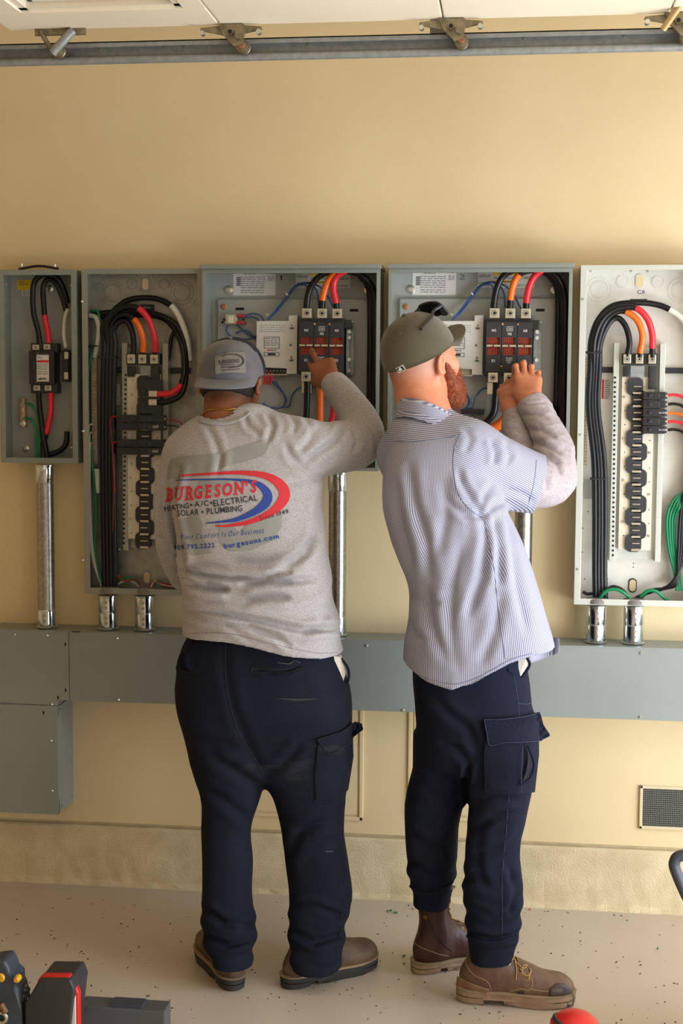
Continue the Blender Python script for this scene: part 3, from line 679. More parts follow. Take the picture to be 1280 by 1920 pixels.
# cables of the far right panel
Yc = -.065; B5 = 'far right panel'
for i, (xb, xm, xt) in enumerate(((1118, 1112, 1103), (1124, 1119, 1109), (1130, 1124, 1114), (1136, 1131, 1120))):
    base = [(xb, 1120, -.06), (xb-2, 1060, -.06), (xm+3, 960, -.06), (xm, 860, -.065), (xt-2, 760, -.065), (xt, 680, -.068)]
    if i == 3: cable(base+[(1121, 640, -.07), (1135, 603, -.072), (1152, 590, -.072), (1168, 605, -.072), (1176, 635, -.07), (1172, 662, -.066)], .0088, 'plain black cable arching into the left main lug, '+B5)
    if i == 2: cable(base+[(1116, 640, -.075), (1128, 600, -.08), (1148, 580, -.085), (1168, 578, -.085), (1190, 594, -.085), (1200, 622, -.08), (1197, 650, -.07), (1195, 664, -.068)], .0088, 'orange-taped cable arching into the middle main lug, '+B5, sleeve=(9, 12.4, orange_m))
    if i == 1: cable(base+[(1110, 632, -.08), (1124, 594, -.09), (1150, 573, -.095), (1186, 571, -.095), (1208, 590, -.09), (1218, 618, -.08), (1219, 646, -.07), (1219, 664, -.068)], .0088, 'red-taped cable arching into the right main lug, '+B5, sleeve=(9, 12, red_m))
    if i == 0: cable(base+[(1104, 632, -.065), (1118, 592, -.065), (1145, 567, -.06), (1190, 561, -.055), (1225, 564, -.05), (1250, 573, -.05), (1272, 588, -.05), (1290, 612, -.05), (1300, 640, -.05)], .0088, 'outermost cable with white tape on its right end, '+B5, sleeve=(11, 14, white_m))
def tie(px, py, w, lab, Y=-.062):
    a = W(px-w/2, py, Y); b = W(px+w/2, py-1, Y); t = MB(); c = (a+b)/2; L = b[0]-a[0]
    t.box(a[0], b[0], Y-.014, Y-.011, c[2]-.0025, c[2]+.0025, .0008); t.box(a[0], a[0]+.003, Y-.013, Y+.02, c[2]-.0025, c[2]+.0025); t.box(b[0]-.003, b[0], Y-.013, Y+.02, c[2]-.0025, c[2]+.0025); t.box(a[0]-.007, a[0], Y-.012, Y-.004, c[2]-.004, c[2]+.004)
    return tag(t.build('cable_tie', black_m, None, False), lab, 'cable tie')
tie(1110, 656, 26, 'black cable tie round the cable bundle near top of far right panel', -.07); tie(1122, 892, 26, 'black cable tie round the cable bundle halfway down far right panel')
tie(200, 676, 30, 'black cable tie near the top of the cable bundle in second panel', -.07)
tie(174, 655, 14, 'small black cable tie on white and green wires in second panel', -.05)
for (py, m, nm) in ((733, red_m, 'top red'), (750, cable_m, 'upper black'), (767, orange_m, 'single orange'), (783, red_m, 'lower red'), (798, cable_m, 'lowest black')):
    cable([(1249, py+1, -.07), (1262, py, -.07), (1278, py+5, -.07), (1292, py+26, -.07), (1300, py+70, -.07)], .0045, nm+' wire leaving the branch breakers of far right panel', m, name='branch_wire', cat='wire')
for i in range(4):
    cable([(1300, 915+2*i, -.05), (1278, 918+3*i, -.05), (1262-1+4*i, 932+4*i, -.05-.004*i), (1250+5*i, 965, -.05), (1254+4*i, 1020, -.05), (1266+3*i, 1070, -.05), (1270+3*i, 1100, -.05)], .0042, ['outermost', 'second', 'third', 'innermost'][i]+' green wire of the looped group at right edge of far right panel', green_m, name='ground_wire', cat='wire')
for i in range(4):
    cable([(1292+3*i, 860, -.055), (1276+4*i, 950, -.06), (1272+4*i, 1030, -.06), (1270-3*i, 1085, -.06), (1250-8*i, 1096+2*i, -.055), (1222-6*i, 1100+3*i, -.05), (1196-4*i, 1120, -.05)], .0048, 'black wire sweeping into the bottom hub, %s of the bunch, far right panel' % ['uppermost', 'second', 'third', 'lowest'][i], cable_m, name='branch_wire', cat='wire', n=8)
cable([(1202, 1112, -.07), (1216, 1101, -.075), (1232, 1102, -.075), (1246, 1114, -.07), (1256, 1120, -.07)], .005, 'short green wire curling right of the bottom hub, far right panel', green_m, name='ground_wire', cat='wire')
cable([(1126, 1116, -.078), (1138, 1102, -.08), (1156, 1099, -.08), (1172, 1106, -.078), (1184, 1118, -.07)], .005, 'green wire bridging the two bottom hubs, far right panel', green_m, name='ground_wire', cat='wire')
cable([(1094, 1104, -.05), (1104, 1108, -.05), (1130, 1104, -.05), (1150, 1094, -.045), (1168, 1100, -.045), (1182, 1116, -.05)], .005, 'black wire arching behind the green one between bottom hubs, far right panel', cable_m, name='branch_wire', cat='wire')
for t, L, Y in ((E2, (206, 275), 1108), (E5, (1120, 1190), 1115)):
    for px in L:
        c = W(px, Y, -.075); z = (.951 if t is E2 else .953); MB().lathe((c[0], -.075, z), (c[0], -.075, z+.014), [(0, .034), (.6, .034), (1, .03)], 26).build('bushing', mat('grey_bushing', srgb(120, 116, 108), .6) if 'grey_bushing' not in MATS else MATS['grey_bushing'], t)
# cables of the second panel
B2 = 'second panel'
for i in range(4):
    xb = 196+6.5*i; base = [(xb+2, 1112, -.06), (xb, 1040, -.06), (xb-3, 930, -.06), (xb-5, 800, -.062), (xb-5, 690, -.066), (xb-4, 650, -.066)]
    if i == 3: cable(base+[(208, 625, -.07), (220, 608, -.072), (234, 608, -.072), (244, 628, -.07), (247, 655, -.066), (244, 676, -.064)], .0088, 'plain black cable arching into the left main lug, '+B2)
    if i == 2: cable(base+[(203, 620, -.075), (214, 600, -.08), (232, 594, -.085), (247, 603, -.085), (258, 620, -.085), (265, 645, -.075), (264, 668, -.068)], .0088, 'orange-taped cable arching into the middle main lug, '+B2, sleeve=(9, 11.9, orange_m))
    if i == 1: cable(base+[(195, 618, -.08), (208, 594, -.09), (230, 580, -.095), (255, 583, -.095), (275, 605, -.09), (286, 640, -.08), (287, 668, -.068)], .0088, 'red-taped cable arching into the right main lug, '+B2, sleeve=(9, 11.9, red_m))
    if i == 0: cable(base+[(189, 618, -.06), (205, 592, -.06), (235, 568, -.055), (280, 563, -.05), (316, 577, -.05), (335, 605, -.05), (347, 640, -.05), (352, 680, -.05)], .0088, 'outermost cable with white tape over its right end, '+B2, sleeve=(10, 13, white_m))
cable([(166, 596, -.04), (200, 591, -.045), (260, 590, -.05), (300, 597, -.05), (330, 618, -.05), (343, 660, -.06), (345, 715, -.07), (335, 745, -.08), (310, 757, -.085), (290, 758, -.085)], .0085, 'black cable looping down right side into lower lug, second panel')
cable([(168, 600, -.03), (230, 596, -.03), (300, 600, -.04), (333, 640, -.06), (342, 690, -.07), (336, 724, -.08), (318, 741, -.085), (288, 743, -.085)], .0085, 'cable ending in red tape at the upper lug of the two-pole breaker, second panel', sleeve=(5, 7, red_m))
cable([(335, 610, -.03), (318, 635, -.03), (312, 680, -.03)], .006, 'short black cable dropping behind the loop, second panel')
cable([(166, 588, -.04), (180, 592, -.05), (182, 620, -.05), (174, 655, -.05), (164, 690, -.05), (162, 760, -.05), (167, 830, -.052), (175, 900, -.055), (180, 970, -.055), (179, 1030, -.055), (187, 1080, -.055), (198, 1112, -.055)], .004, 'long green ground wire down the left side of second panel', green_m, name='ground_wire', cat='wire')
cable([(165, 597, -.045), (176, 602, -.055), (181, 625, -.055), (177, 660, -.05), (174, 675, -.045)], .0075, 'thick white neutral cable at top left of second panel', wwire_m, name='neutral_cable')
for i in range(3):
    cable([(172-2*i, 800+15*i, -.05), (164+i*2, 812+15*i, -.055), (164+i*2, 900, -.055), (168+i*2, 1000, -.055), (176+2*i, 1060, -.055), (194+i*2, 1110, -.055)], .0022, 'thin white wire at left of second panel, %s from the wall of the box' % ['first', 'second', 'third'][i], wwire_m, name='control_wire', cat='wire', n=8)
cable([(218, 786, -.07), (206, 790, -.07), (208, 830, -.068), (213, 900, -.066), (212, 1000, -.066), (216, 1070, -.06), (232, 1093, -.06), (258, 1092, -.06), (266, 1108, -.06)], .0025, 'thin dark red wire running down from higher tandem breakers, second panel', rwire_m, name='control_wire', cat='wire', n=8)
cable([(218, 833, -.07), (210, 838, -.07), (211, 870, -.072), (215, 930, -.072)], .0025, 'thin dark red wire from the bottom tandem breakers, second panel', rwire_m, name='control_wire', cat='wire', n=8)
cable([(308, 790, -.075), (330, 793, -.07), (342, 803, -.07), (344, 830, -.06)], .0022, 'thin red wire on right of tandem breakers beside grey shoulder', rwire_m, name='control_wire', cat='wire', n=8)
cable([(308, 802, -.075), (328, 803, -.07), (340, 812, -.07), (346, 830, -.06)], .0022, 'thin black wire on right of tandem breakers beside grey shoulder', cable_m, name='control_wire', cat='wire', n=8)
for i, m in enumerate((rwire_m, wwire_m, rwire_m, green_m)):
    cable([(280+2*i, 1112, -.06), (288+3*i, 1095-i, -.06), (305, 1098+2*i, -.06), (330, 1102+2*i, -.05), (350, 1106, -.05)], .0025, '%s wire fanning from the right bottom hub, second panel' % ['upper red', 'white', 'lower red', 'green'][i], m, name='control_wire', cat='wire', n=8)
for i, m in enumerate((green_m, wwire_m)):
    cable([(216, 1105, -.05), (232, 1090+5*i, -.05), (250, 1090+5*i, -.05), (268, 1108, -.05)], .003, '%s wire bridging the bottom hubs, second panel' % ['green', 'white'][i], m, name='control_wire', cat='wire', n=8)
# ------------------------------------------------------------------ two transfer switch enclosures
def switchbox(k, lab):
    global SH
    who = ('left', 'right')[k]; box = 'the %s wide enclosure' % who
    SH = np.zeros(3); x0 = (-.921, -.368)[k]
    E = enclosure(lab, x0, x0+.528, 1.336, 1.926, .13, grey_m, greyin_m, .01, .012, hood=.013)
    SH = np.array([.553*k, 0, 0])
    # raised inner plate
    mb = MB(); pbox(mb, 405, 703, 561, 868, -.022, -.006, .006); mb.build('inner_plate', greyin_m, E)
    # pressed shelf line
    mb = MB(); pbox(mb, 398, 703, 555.5, 557, -.0075, -.006); mb.build('pressed_rib', greyin_m, E, False)
    for px, py in ((424, 546), (685, 543)): bolt(E, px, py, .013, -.006)
    for px, py in ((415, 578), (689, 575)): bolt(E, px, py, .009, -.022, rust_m)
    for px in (445, 659): mb = MB(); pbox(mb, px-8, px+8, 579, 584, -.0228, -.021); mb.build('plate_slot', dark_m, E, False)
    # labels
    SH = np.array([.545*k, 0, 0])
    l = sticker(E, 432, 511, 511, 556, -.006); flat_text('GENERAC', 462, 514.5, 23, -.0071, black_m, l, bold=.035); printlines(l, 476, 508, [514], -.0069, seed=1)
    printlines(l, 446, 492, [521, 525, 529, 533, 537, 541, 546, 550], -.0069, seed=3+k); printlines(l, 497, 508, [520, 523, 526], -.0069, seed=8)
    mb = MB()
    for a in range(5): pbox(mb, 438, 446, 522+a*3.4, 524.3+a*3.4, -.0071, -.0068)
    mb.build('bar_code', print_m, l, False)
    flat_text('12'[k], 522, 522, 2.6 if k == 0 else 10, -.0068, dark_m, E, 'marker_number', h=9, bold=-.02)
    SH = np.array([.548*k, 0, 0])
    l = sticker(E, 549, 651, 513, 541, -.006, name='warning_label')
    for T in (513.5, 527.5):
        mb = MB(); pbox(mb, 575, 622, T, T+4.5, -.0073, -.0066); mb.build('yellow_band', yellow_m, l, False); flat_text('WARNING', 600, T+2.4, 20, -.0075, black_m, l, bold=.03)
        printlines(l, 551, 573, [T+4, T+6.5], -.0069, seed=int(T)); printlines(l, 577, 648, [T+7, T+9.5], -.0069, seed=int(T)+1)
    SH = np.array([.553*k, 0, 0])
    # controller
    c = W(515, 703, -.06); t = thing('controller_module', 'white plastic controller with A and B marks in '+box, 'controller', tuple(c))
    mb = MB(); A = [W(*p, -.062) for p in ((477, 604), (537, 603), (537, 593), (553, 592), (553, 702), (534, 702), (534, 692), (477, 690))]
    mb.prism([(p[0], p[2]) for p in A], -.062, -.022); mb.build('housing', ctrl_m, t, False)
    mb = MB(); pbox(mb, 487, 534, 692, 702, -.05, -.03, .001); tb = mb.build('terminal_strip', black_m if k == 0 else mat('ivory_terminal', srgb(186, 176, 150), .5), t, False)
    for i in range(7): screw(491+6.4*i, 697, -.05, tb, .003, lug_m, .003, 'terminal_screw')
    mb = MB(); pbox(mb, 489, 536, 702.5, 705, -.055, -.03); mb.build('terminal_rail', lug_m, t, False)
    def frame(L, R, T, B):
        m = MB(); pbox(m, L, R, T, T+1, -.0626, -.0615); pbox(m, L, R, B-1, B, -.0626, -.0615); pbox(m, L, L+1, T, B, -.0626, -.0615); pbox(m, R-1, R, T, B, -.0626, -.0615); m.build('printed_frame', print_m, t, False)
    frame(491, 520, 633, 655); frame(491, 520, 662, 669.5)
    mb = MB(); pbox(mb, 498, 513, 663.8, 667.6, -.0626, -.0615); mb.build('printed_bar', black_m, t, False)
    printlines(t, 493, 518, [636, 640, 644, 648], -.0623, seed=6); printlines(t, 483, 530, [611, 615, 619, 623], -.0623, .7, seed=16)
    mb = MB(); pbox(mb, 497, 503, 657, 659.5, -.0626, -.0615); mb.build('red_mark', red_m, t, False); printlines(t, 504, 514, [657], -.0623, 2, seed=3)
    for s_, y in (('A', 611), ('B', 671)):
        flat_text(s_, 543, y, 4, -.0625, print_m, t, h=5); mb = MB(); pbox(mb, 539.5, 546, y+4, y+7, -.066, -.061); mb.build('indicator', print_m, t, False)
    c = W(541, 648, -.063); MB().cyl((c[0], -.065, c[2]), (c[0], -.061, c[2]), .003, n=12).build('indicator', print_m, t)
    # contactor
    c = W(600, 703, -.1); t = thing('transfer_switch', 'black three-pole transfer switch with brick red windows in '+box, 'switch', tuple(c))
    Yf = -.09
    mb = MB(); pbox(mb, 555, 641, 598, 703, -.075, -.022, .002); mb.build('base', black_m, t, False)
    for i in range(3):
        a = 556+28.3*i; mb = MB()
        for T, B in ((604, 633), (665, 697)): pbox(mb, a, a+27.5, T, B, Yf, -.07, .0015)
        pbox(mb, a, a+2.5, 632, 666, Yf, -.07); pbox(mb, a+25, a+27.5, 632, 666, Yf, -.07)
        mb.build('pole_cover', blackm_m, t, False)
        mb = MB(); pbox(mb, a+2.5, a+25, 633, 665, Yf+.008, -.07); w = mb.build('arc_window', tile_m, t, False)
        mb = MB()
        for q in range(6): pbox(mb, a+4+q*3.4, a+5.4+q*3.4, 635, 646, Yf+.0072, Yf+.0082); pbox(mb, a+4+q*3.4, a+5.4+q*3.4, 651, 663, Yf+.0072, Yf+.0082)
        mb.build('window_slots', dark_m, w, False)['kind'] = 'stuff'
        mb = MB()
        for q in range(3): pbox(mb, a+3, a+24.5, 638+3*q, 638.8+3*q, Yf+.0068, Yf+.0078); pbox(mb, a+3, a+24.5, 654+3*q, 654.8+3*q, Yf+.0068, Yf+.0078)
        mb.build('window_ribs', tile_m, w, False)['kind'] = 'stuff'
        mb = MB(); pbox(mb, a+1, a+26, 646.5, 650, Yf-.004, Yf+.006, .0008); mb.build('contact_bar', lug_m, t, False)
        mb = MB(); pbox(mb, a+12, a+14, 645, 651, Yf-.006, Yf); mb.build('bar_notch', black_m, t, False)
    for px, s_ in ((570, 'N1'), (627, 'N3'), (599, 'N2')): flat_text(s_, px, 620 if s_ != 'N2' else 626, 7, Yf-.0008, paper_m, t, h=4.6, bold=.03)
    for i, s_ in enumerate(('UTILITY', 'NORMAL', 'SUPPLY')): flat_text(s_, 599, 613.4+3.4*i, 13, Yf-.0008, paper_m, t, h=2.4)
    flat_text('E1', 570, 676, 6, Yf-.0008, paper_m, t, h=4.6, bold=.03)
    for i, s_ in enumerate(('STANDBY', 'SUPPLY', 'E2')): flat_text(s_, 599, 671+3.8*i, 12-2*(i == 2)*3, Yf-.0008, paper_m, t, h=2.8)
    flat_text('E3', 627, 676, 6, Yf-.0008, paper_m, t, h=4.6, bold=.03)
    for px, py in ((585, 608), (613, 608), (585, 686)): screw(px, py, Yf, t, .0035, gsk_m, .004, 'brass_screw')
    for px in (570.5, 599, 627.5):
        for T, nm in ((579, 'top_lug'), (698, 'bottom_lug')):
            mb = MB(); pbox(mb, px-9, px+9, T, T+18, -.088, -.055, .0015)
            pbox(mb, px-8, px+11, T+18 if T < 600 else T+18, T+25 if T < 600 else T+40, -.062, -.05, .001); u = mb.build(nm, lug_m, t, False)
            c = W(px, T+9, -.088); MB().ring((c[0], -.089, c[2]), (0, 1, 0), .0075, .0014, 18, 6).build('lug_ring', steel_m, u); MB().cyl((c[0], -.0895, c[2]), (c[0], -.087, c[2]), .0045, n=6).build('hex_socket', dark_m, u)
            MB().box(c[0]-.0005, c[0]+.0085, -.0897, -.0885, c[2]-.0005, c[2]+.0012, rot=Matrix.Rotation(-.7, 3, 'Y')).build('tick_mark', dark_m, u, False)
    mb = MB(); pbox(mb, 645, 651, 603, 700, -.06, -.03, .001); pbox(mb, 652, 660, 622, 703, -.045, -.03, .001); mb.build('side_bracket', steel_m, t, False)
    mb = MB(); pbox(mb, 640, 654, 600, 616, -.075, -.04, .003); mb.build('crank_stub', black_m, t, False)
    for py in (622, 633, 674, 695): c = W(651, py, -.062); MB().cyl((c[0], -.07, c[2]), (c[0], -.05, c[2]), .006, n=6).build('bracket_nut', zinc_m, t)
    c = W(656, 602, -.06); MB().cyl((c[0]-.006, -.06, c[2]-.002), (c[0]+.006, -.06, c[2]-.002), .005, n=8).build('crank_pin', steel_m, t)
    # power cables over the top, and the black return bundle
    for i, (px, nm, m, a, b) in enumerate(((570.5, 'plain black', None, 0, 0), (599, 'orange-taped', orange_m, .9, 4.0) if k == 0 else (599, 'orange-taped', orange_m, .9, 3.6), (627.5, 'red-taped', red_m, .8, 4.6))):
        top = [(px, 582, -.072), (px+1, 560, -.075), (px+6+3*(i == 1)-6*(i == 2), 540, -.08), (590+13*i, 520-2*i, -.085), (618+8*i, 506-3*i, -.09), (650+3*i, 500-i, -.09), (676+3*i, 512-2*i, -.085), (694+2*i, 548, -.07-.005*i), (697+1.5*i, 620, -.06-.01*i), (697+1.5*i, 720, -.06-.01*i), (696+1.5*i, 800, -.055-.01*i), (680, 850, -.05)]
        hd = {(0, 0): [(570, 582), (571, 562), (577, 540), (592, 520), (615, 509), (645, 508), (674, 518)], (0, 1): [(599, 582), (600, 560), (605, 540), (613, 523), (626, 512), (652, 509), (678, 521)], (0, 2): [(627, 582), (624, 562), (620, 542), (623, 523), (635, 511), (655, 508), (682, 524)],
              (1, 0): [(570, 582), (571, 562), (575, 540), (585, 520), (602, 509), (632, 507), (668, 516)], (1, 1): [(599, 582), (600, 560), (603, 540), (609, 523), (622, 511), (648, 508), (676, 520)], (1, 2): [(628, 582), (629, 562), (632, 542), (639, 523), (650, 511), (664, 508), (684, 523)]}[(k, i)]
        top = [(a_, b_, -.072-.004*min(q, 4)-.003*i) for q, (a_, b_) in enumerate(hd)]+[(694+2*i, 555, -.07-.005*i), (697+1.5*i, 620, -.06-.01*i), (697+1.5*i, 720, -.06-.01*i), (696+1.5*i, 800, -.055-.01*i), (680, 850, -.05)]
        lab2 = '%s cable arching out of the %s upper lug, %s' % (nm, ('left', 'middle', 'right')[i], box)
        cable(top, .0095, lab2, sleeve=None if m is None else (a, b, m))
    cable([(668, 514, -.06), (686, 540, -.05), (690, 600, -.045), (690, 700, -.045), (688, 800, -.045), (670, 850, -.045)], .0095, 'extra black cable inside the return bundle, '+box)
    # blue control wires
    bw = [[(498, 600, -.06), (510, 585, -.05), (528, 562, -.04), (546, 541, -.035), (562, 532, -.035), (580, 535, -.035), (590, 550, -.045), (593, 578, -.05)],
          [(500, 600, -.06), (514, 586, -.048), (532, 563, -.038), (549, 540, -.034), (566, 535, -.034), (572, 545, -.034), (573, 560, -.05)],
          [(497, 602, -.06), (512, 587, -.045), (530, 560, -.036), (550, 536, -.03), (575, 531, -.03), (602, 545, -.04), (622, 580, -.05)],
          [(500, 708, -.03), (512, 722, -.03), (527, 738, -.03), (532, 752, -.03), (526, 765, -.03), (505, 766, -.03), (490, 758, -.03)],
          [(512, 715, -.032), (526, 734, -.033), (534, 750, -.033), (530, 763, -.033), (540, 762, -.03), (545, 742, -.03), (560, 727, -.03), (590, 725, -.03)]]
    for i, P in enumerate(bw):
        cable(P, .0022, 'thin blue control wire, %s, %s' % (('inner strand of the upper arc', 'lowest strand of the upper arc', 'highest strand of the upper arc', 'left loop under the controller', 'right loop under the controller')[i], box), blue_m, name='control_wire', cat='wire', n=8)
    for px, py in ((533, 553), (497, 592)): tie2 = W(px, py, -.045); tag(MB().box(tie2[0]-.004, tie2[0]+.004, tie2[1]-.006, tie2[1]+.003, tie2[2]-.002, tie2[2]+.002, .0005, rot=Matrix.Rotation(.8, 3, 'Y')).build('cable_tie', wwire_m, None, False), 'white cable tie on blue wires, %s of the two, %s' % ('upper' if py < 570 else 'lower', box), 'cable tie')
    if k == 0:   # small fuse / transformer block seen left of the controller
        t = thing('transformer_block', 'small tan and red terminal block at the upper left of the left wide enclosure', 'terminal block', tuple(W(432, 611, -.04)))
        mb = MB(); pbox(mb, 418, 440, 592, 610, -.045, -.022, .002); mb.build('core', lug_m, t, False)
        mb = MB(); pbox(mb, 423, 432, 595, 608, -.052, -.045, .001); mb.build('coil', ivory_m, t, False)
        for py in (594, 607): mb = MB(); pbox(mb, 438, 455, py-2.5, py+2.5, -.05, -.025, .001); mb.build('red_terminal', mat('terminal_red', srgb(170, 40, 50), .4) if 'terminal_red' not in MATS else MATS['terminal_red'], t, False)
        for px, py in ((416, 602), (413, 607), (452, 601)): screw(px, py, -.04, t, .004, dark_m)
        for i, P in enumerate(([(455, 594, -.04), (470, 590, -.04), (484, 594, -.045), (492, 606, -.05)], [(455, 598, -.04), (468, 596, -.04), (480, 602, -.045), (478, 612, -.05)], [(424, 612, -.03), (420, 622, -.03), (430, 634, -.03), (448, 638, -.03), (470, 636, -.03), (482, 625, -.05)], [(440, 612, -.03), (448, 618, -.03), (462, 630, -.03), (476, 634, -.035), (482, 628, -.05)], [(438, 628, -.03), (450, 622, -.03), (462, 624, -.03), (478, 640, -.03)])):
            cable(P, .0022, 'thin blue wire near the terminal block, %s' % ('upper right loop', 'lower right loop', 'long low loop above the grey cap', 'short middle loop', 'curl above the grey cap')[i], blue_m, name='control_wire', cat='wire', n=8)
        for i in range(3):
            cable([(494+6*i, 700, -.052), (494+6*i, 712, -.05), (492+5*i, 722, -.04)], .003, 'short red wire under the controller terminals, %s' % ('left', 'middle', 'right')[i], red_m, name='control_wire', cat='wire', n=8)
        cable([(572, 708, -.07), (573, 735, -.065), (571, 790, -.06), (560, 830, -.06)], .0095, 'black cable hanging from the left lower lug, '+box)
        cable([(599, 712, -.075), (598, 745, -.07), (598, 790, -.07), (594, 830, -.065)], .0095, 'cable with long orange tape below the raised arm, '+box, sleeve=(0, 3, orange_m))
        cable([(626, 712, -.07), (625, 745, -.065), (620, 790, -.06), (600, 830, -.06)], .0095, 'cable with red tape behind the forearm, '+box, sleeve=(0, 3, red_m))
        cable([(690, 765, -.06), (682, 757, -.06), (672, 768, -.055)], .008, 'curl of black cable right of the raised forearm, '+box)
    else:
        SH = np.zeros(3)
        cable([(927, 712, -.07), (926, 745, -.065), (923, 770, -.06), (908, 790, -.055), (880, 810, -.05), (850, 830, -.05)], .0098, 'black cable bending left from the left lower lug, '+box)
        cable([(955, 712, -.07), (955, 745, -.065), (948, 775, -.06), (935, 792, -.06), (910, 805, -.055), (880, 822, -.055)], .014, 'cable thickly wrapped in orange tape below both hands, '+box, sleeve=(1.5, 5, orange_m))
        cable([(986, 712, -.07), (986, 745, -.065), (975, 790, -.05), (940, 830, -.05)], .0098, 'cable with red tape behind the forearms, '+box, sleeve=(0, 3, red_m))
        cable([(1040, 762, -.05), (1030, 765, -.055), (1024, 790, -.05), (1030, 820, -.05)], .008, 'curl of black cable right of the forearm, '+box)
        bolt(E, 1034, 764, .009, -.03)
    SH = np.zeros(3)
    return E
switchbox(0, 'wide grey enclosure behind the raised hand of the man in grey shirt')
switchbox(1, 'wide grey enclosure the man in olive cap is working on')
# neutral bar in the right box
mb = MB(); pbox(mb, 862, 905, 764, 774, -.04, -.022, .002); tag(mb.build('neutral_bar', black_m, None, False), 'short black horizontal bar behind the beard in the right wide enclosure', 'bar')

# ------------------------------------------------------------------ foundation vent
x0, x1, z0_, z1_ = rect(1205, 1302, 1467, 1548, -.004)
v = thing('foundation_vent', 'cream framed vent with dark wire mesh low on the right wall', 'vent', ((x0+x1)/2, 0, z0_))
mb = MB(); w = .009
for a in ((x0, x1, z0_, z0_+w), (x0, x1, z1_-w, z1_), (x0, x0+w, z0_, z1_), (x1-w, x1, z0_, z1_)): mb.box(a[0], a[1], -.008, 0, a[2], a[3], .0015)
mb.build('frame', vent_m, v, False); MB().box(x0+w, x1-w, -.0012, 0, z0_+w, z1_-w).build('dark_backing', dark_m, v, False)
mb = MB(); n = 25
for i in range(1, n): x = x0+w+(x1-x0-2*w)*i/n; mb.box(x-.0006, x+.0006, -.0045, -.0035, z0_+w, z1_-w)
for i in range(1, 18): z = z0_+w+(z1_-z0_-2*w)*i/18; mb.box(x0+w, x1-w, -.0052, -.0042, z-.0006, z+.0006)
mb.build('wire_mesh', frame_m, v, False)['kind'] = 'stuff'
# ------------------------------------------------------------------ floor litter
def litter(px, py, m, nm, lab, cat, n=3, s=.006):
    c = G(px, py); rs = random.Random(px); mb = MB()
    for i in range(n): a = rs.random()*6; p = c+np.array([rs.uniform(-s, s), rs.uniform(-s, s), .003]); mb.cyl(p, p+np.array([math.cos(a)*s, math.sin(a)*s, .001]), .0025, n=6)
    tag(mb.build(nm, m, None), lab, cat)
litter(738, 1709, green_m, 'insulation_scrap', 'tiny pile of green insulation scraps left of the rear boot', 'scrap', 4)
litter(752, 1713, green_m, 'insulation_scrap', 'green scrap nearest the rear boot shaft', 'scrap', 2)
litter(765, 1793, green_m, 'insulation_scrap', 'green scrap beside the heel of the rear boot', 'scrap', 2, .004)
litter(1242, 1774, green_m, 'insulation_scrap', 'lone green scrap on the floor at far right', 'scrap', 2, .004)
litter(1003, 1702, red_m, 'insulation_scrap', 'tiny red scrap by the wall behind the front boot', 'scrap', 2, .003)
rs = random.Random(11); mb = MB()
for i in range(260):
    px = rs.uniform(0, 1280); py = rs.uniform(1690, 1920); c = G(px, py); s = rs.uniform(.0006, .0019)
    mb.box(c[0]-s*1.5, c[0]+s*1.5, c[1]-s, c[1]+s, 0, s, rot=Matrix.Rotation(rs.random()*3, 3, 'Z'))
o = mb.build('grit', mat('grit_brown', srgb(88, 66, 46), .9), None, False); tag(o, 'brown grit and crumbs scattered over the coated floor', 'debris', kind='stuff')
# ------------------------------------------------------------------ tools in the foreground (lying on the floor, mostly below the frame)
toolgrey = mat('tool_grey_plastic', srgb(58, 64, 74), .5); toolred = mat('tool_red', srgb(206, 38, 34), .4); toolyel = mat('tool_yellow', srgb(224, 170, 40), .45); toolblk = mat('tool_black_rubber', srgb(52, 52, 52), .55)
Y0 = -1.18
t = thing('cordless_tool', 'red and black battery pack of a cordless tool at bottom left', 'power tool', tuple(W(105, 1960, Y0)*np.array([1, 1, 0])))
def ppoly(mb, pts, Ya, Yb, bev=.006):
    A = [W(a, b, Ya) for a, b in pts]; n0 = len(mb.bm.verts); mb.prism([(p[0], max(p[2], .002)) for p in A], Ya, Yb)
    if bev: bmesh.ops.bevel(mb.bm, geom=list(mb.bm.edges), offset=bev, segments=3, affect='EDGES', profile=.6, clamp_overlap=True)
    return mb
ppoly(MB(), [(58, 1960), (57, 1890), (84, 1843), (142, 1843), (150, 1862), (140, 1960)], Y0, Y0+.11).build('battery_pack', toolblk, t)
ppoly(MB(), [(74, 1960), (80, 1845), (88, 1836), (140, 1836), (158, 1868), (160, 1960)], Y0+.012, Y0+.034).build('red_housing', toolred, t)
m2 = MB(); ppoly(m2, [(142, 1965), (143, 1892), (152, 1872), (154, 1965)], Y0+.009, Y0+.02, .002); m2.build('white_lettering', paper_m, t)
t2 = thing('power_tool', 'dark grey tool with round yellow buttons at the left edge of the floor', 'power tool', tuple(W(20, 1960, Y0)*np.array([1, 1, 0])))
ppoly(MB(), [(-40, 1960), (-40, 1830), (-10, 1812), (18, 1808), (28, 1828), (30, 1848), (44, 1862), (50, 1900), (54, 1960)], Y0, Y0+.07, .01).build('body', toolgrey, t2)
for px, py, r in ((10, 1842, .013), (40, 1846, .008)): c = W(px, py, Y0-.004); MB().lathe(c+np.array([0, .02, 0]), c, [(0, r), (.7, r), (1, r*.6)], 20).build('yellow_button', toolyel, t2)
for px, py in ((52, 1868), (54, 1882)): c = W(px, py, Y0+.03); MB().lathe(c-np.array([.012, 0, .01]), c+np.array([.014, 0, .012]), [(0, .008), (.4, .011), (.5, .006), (1, .009)], 14).build('metal_fitting', zinc_m, t2)
c = W(14, 1916, Y0-.005); MB().ring(c, (.1, 1, 0), .012, .004).build('metal_ring', lug_m, t2); c = W(12, 1890, Y0-.004); MB().tube([c, c+np.array([.012, 0, -.02])], .008).build('brown_grip', mat('tool_brown', srgb(120, 84, 44), .5), t2)
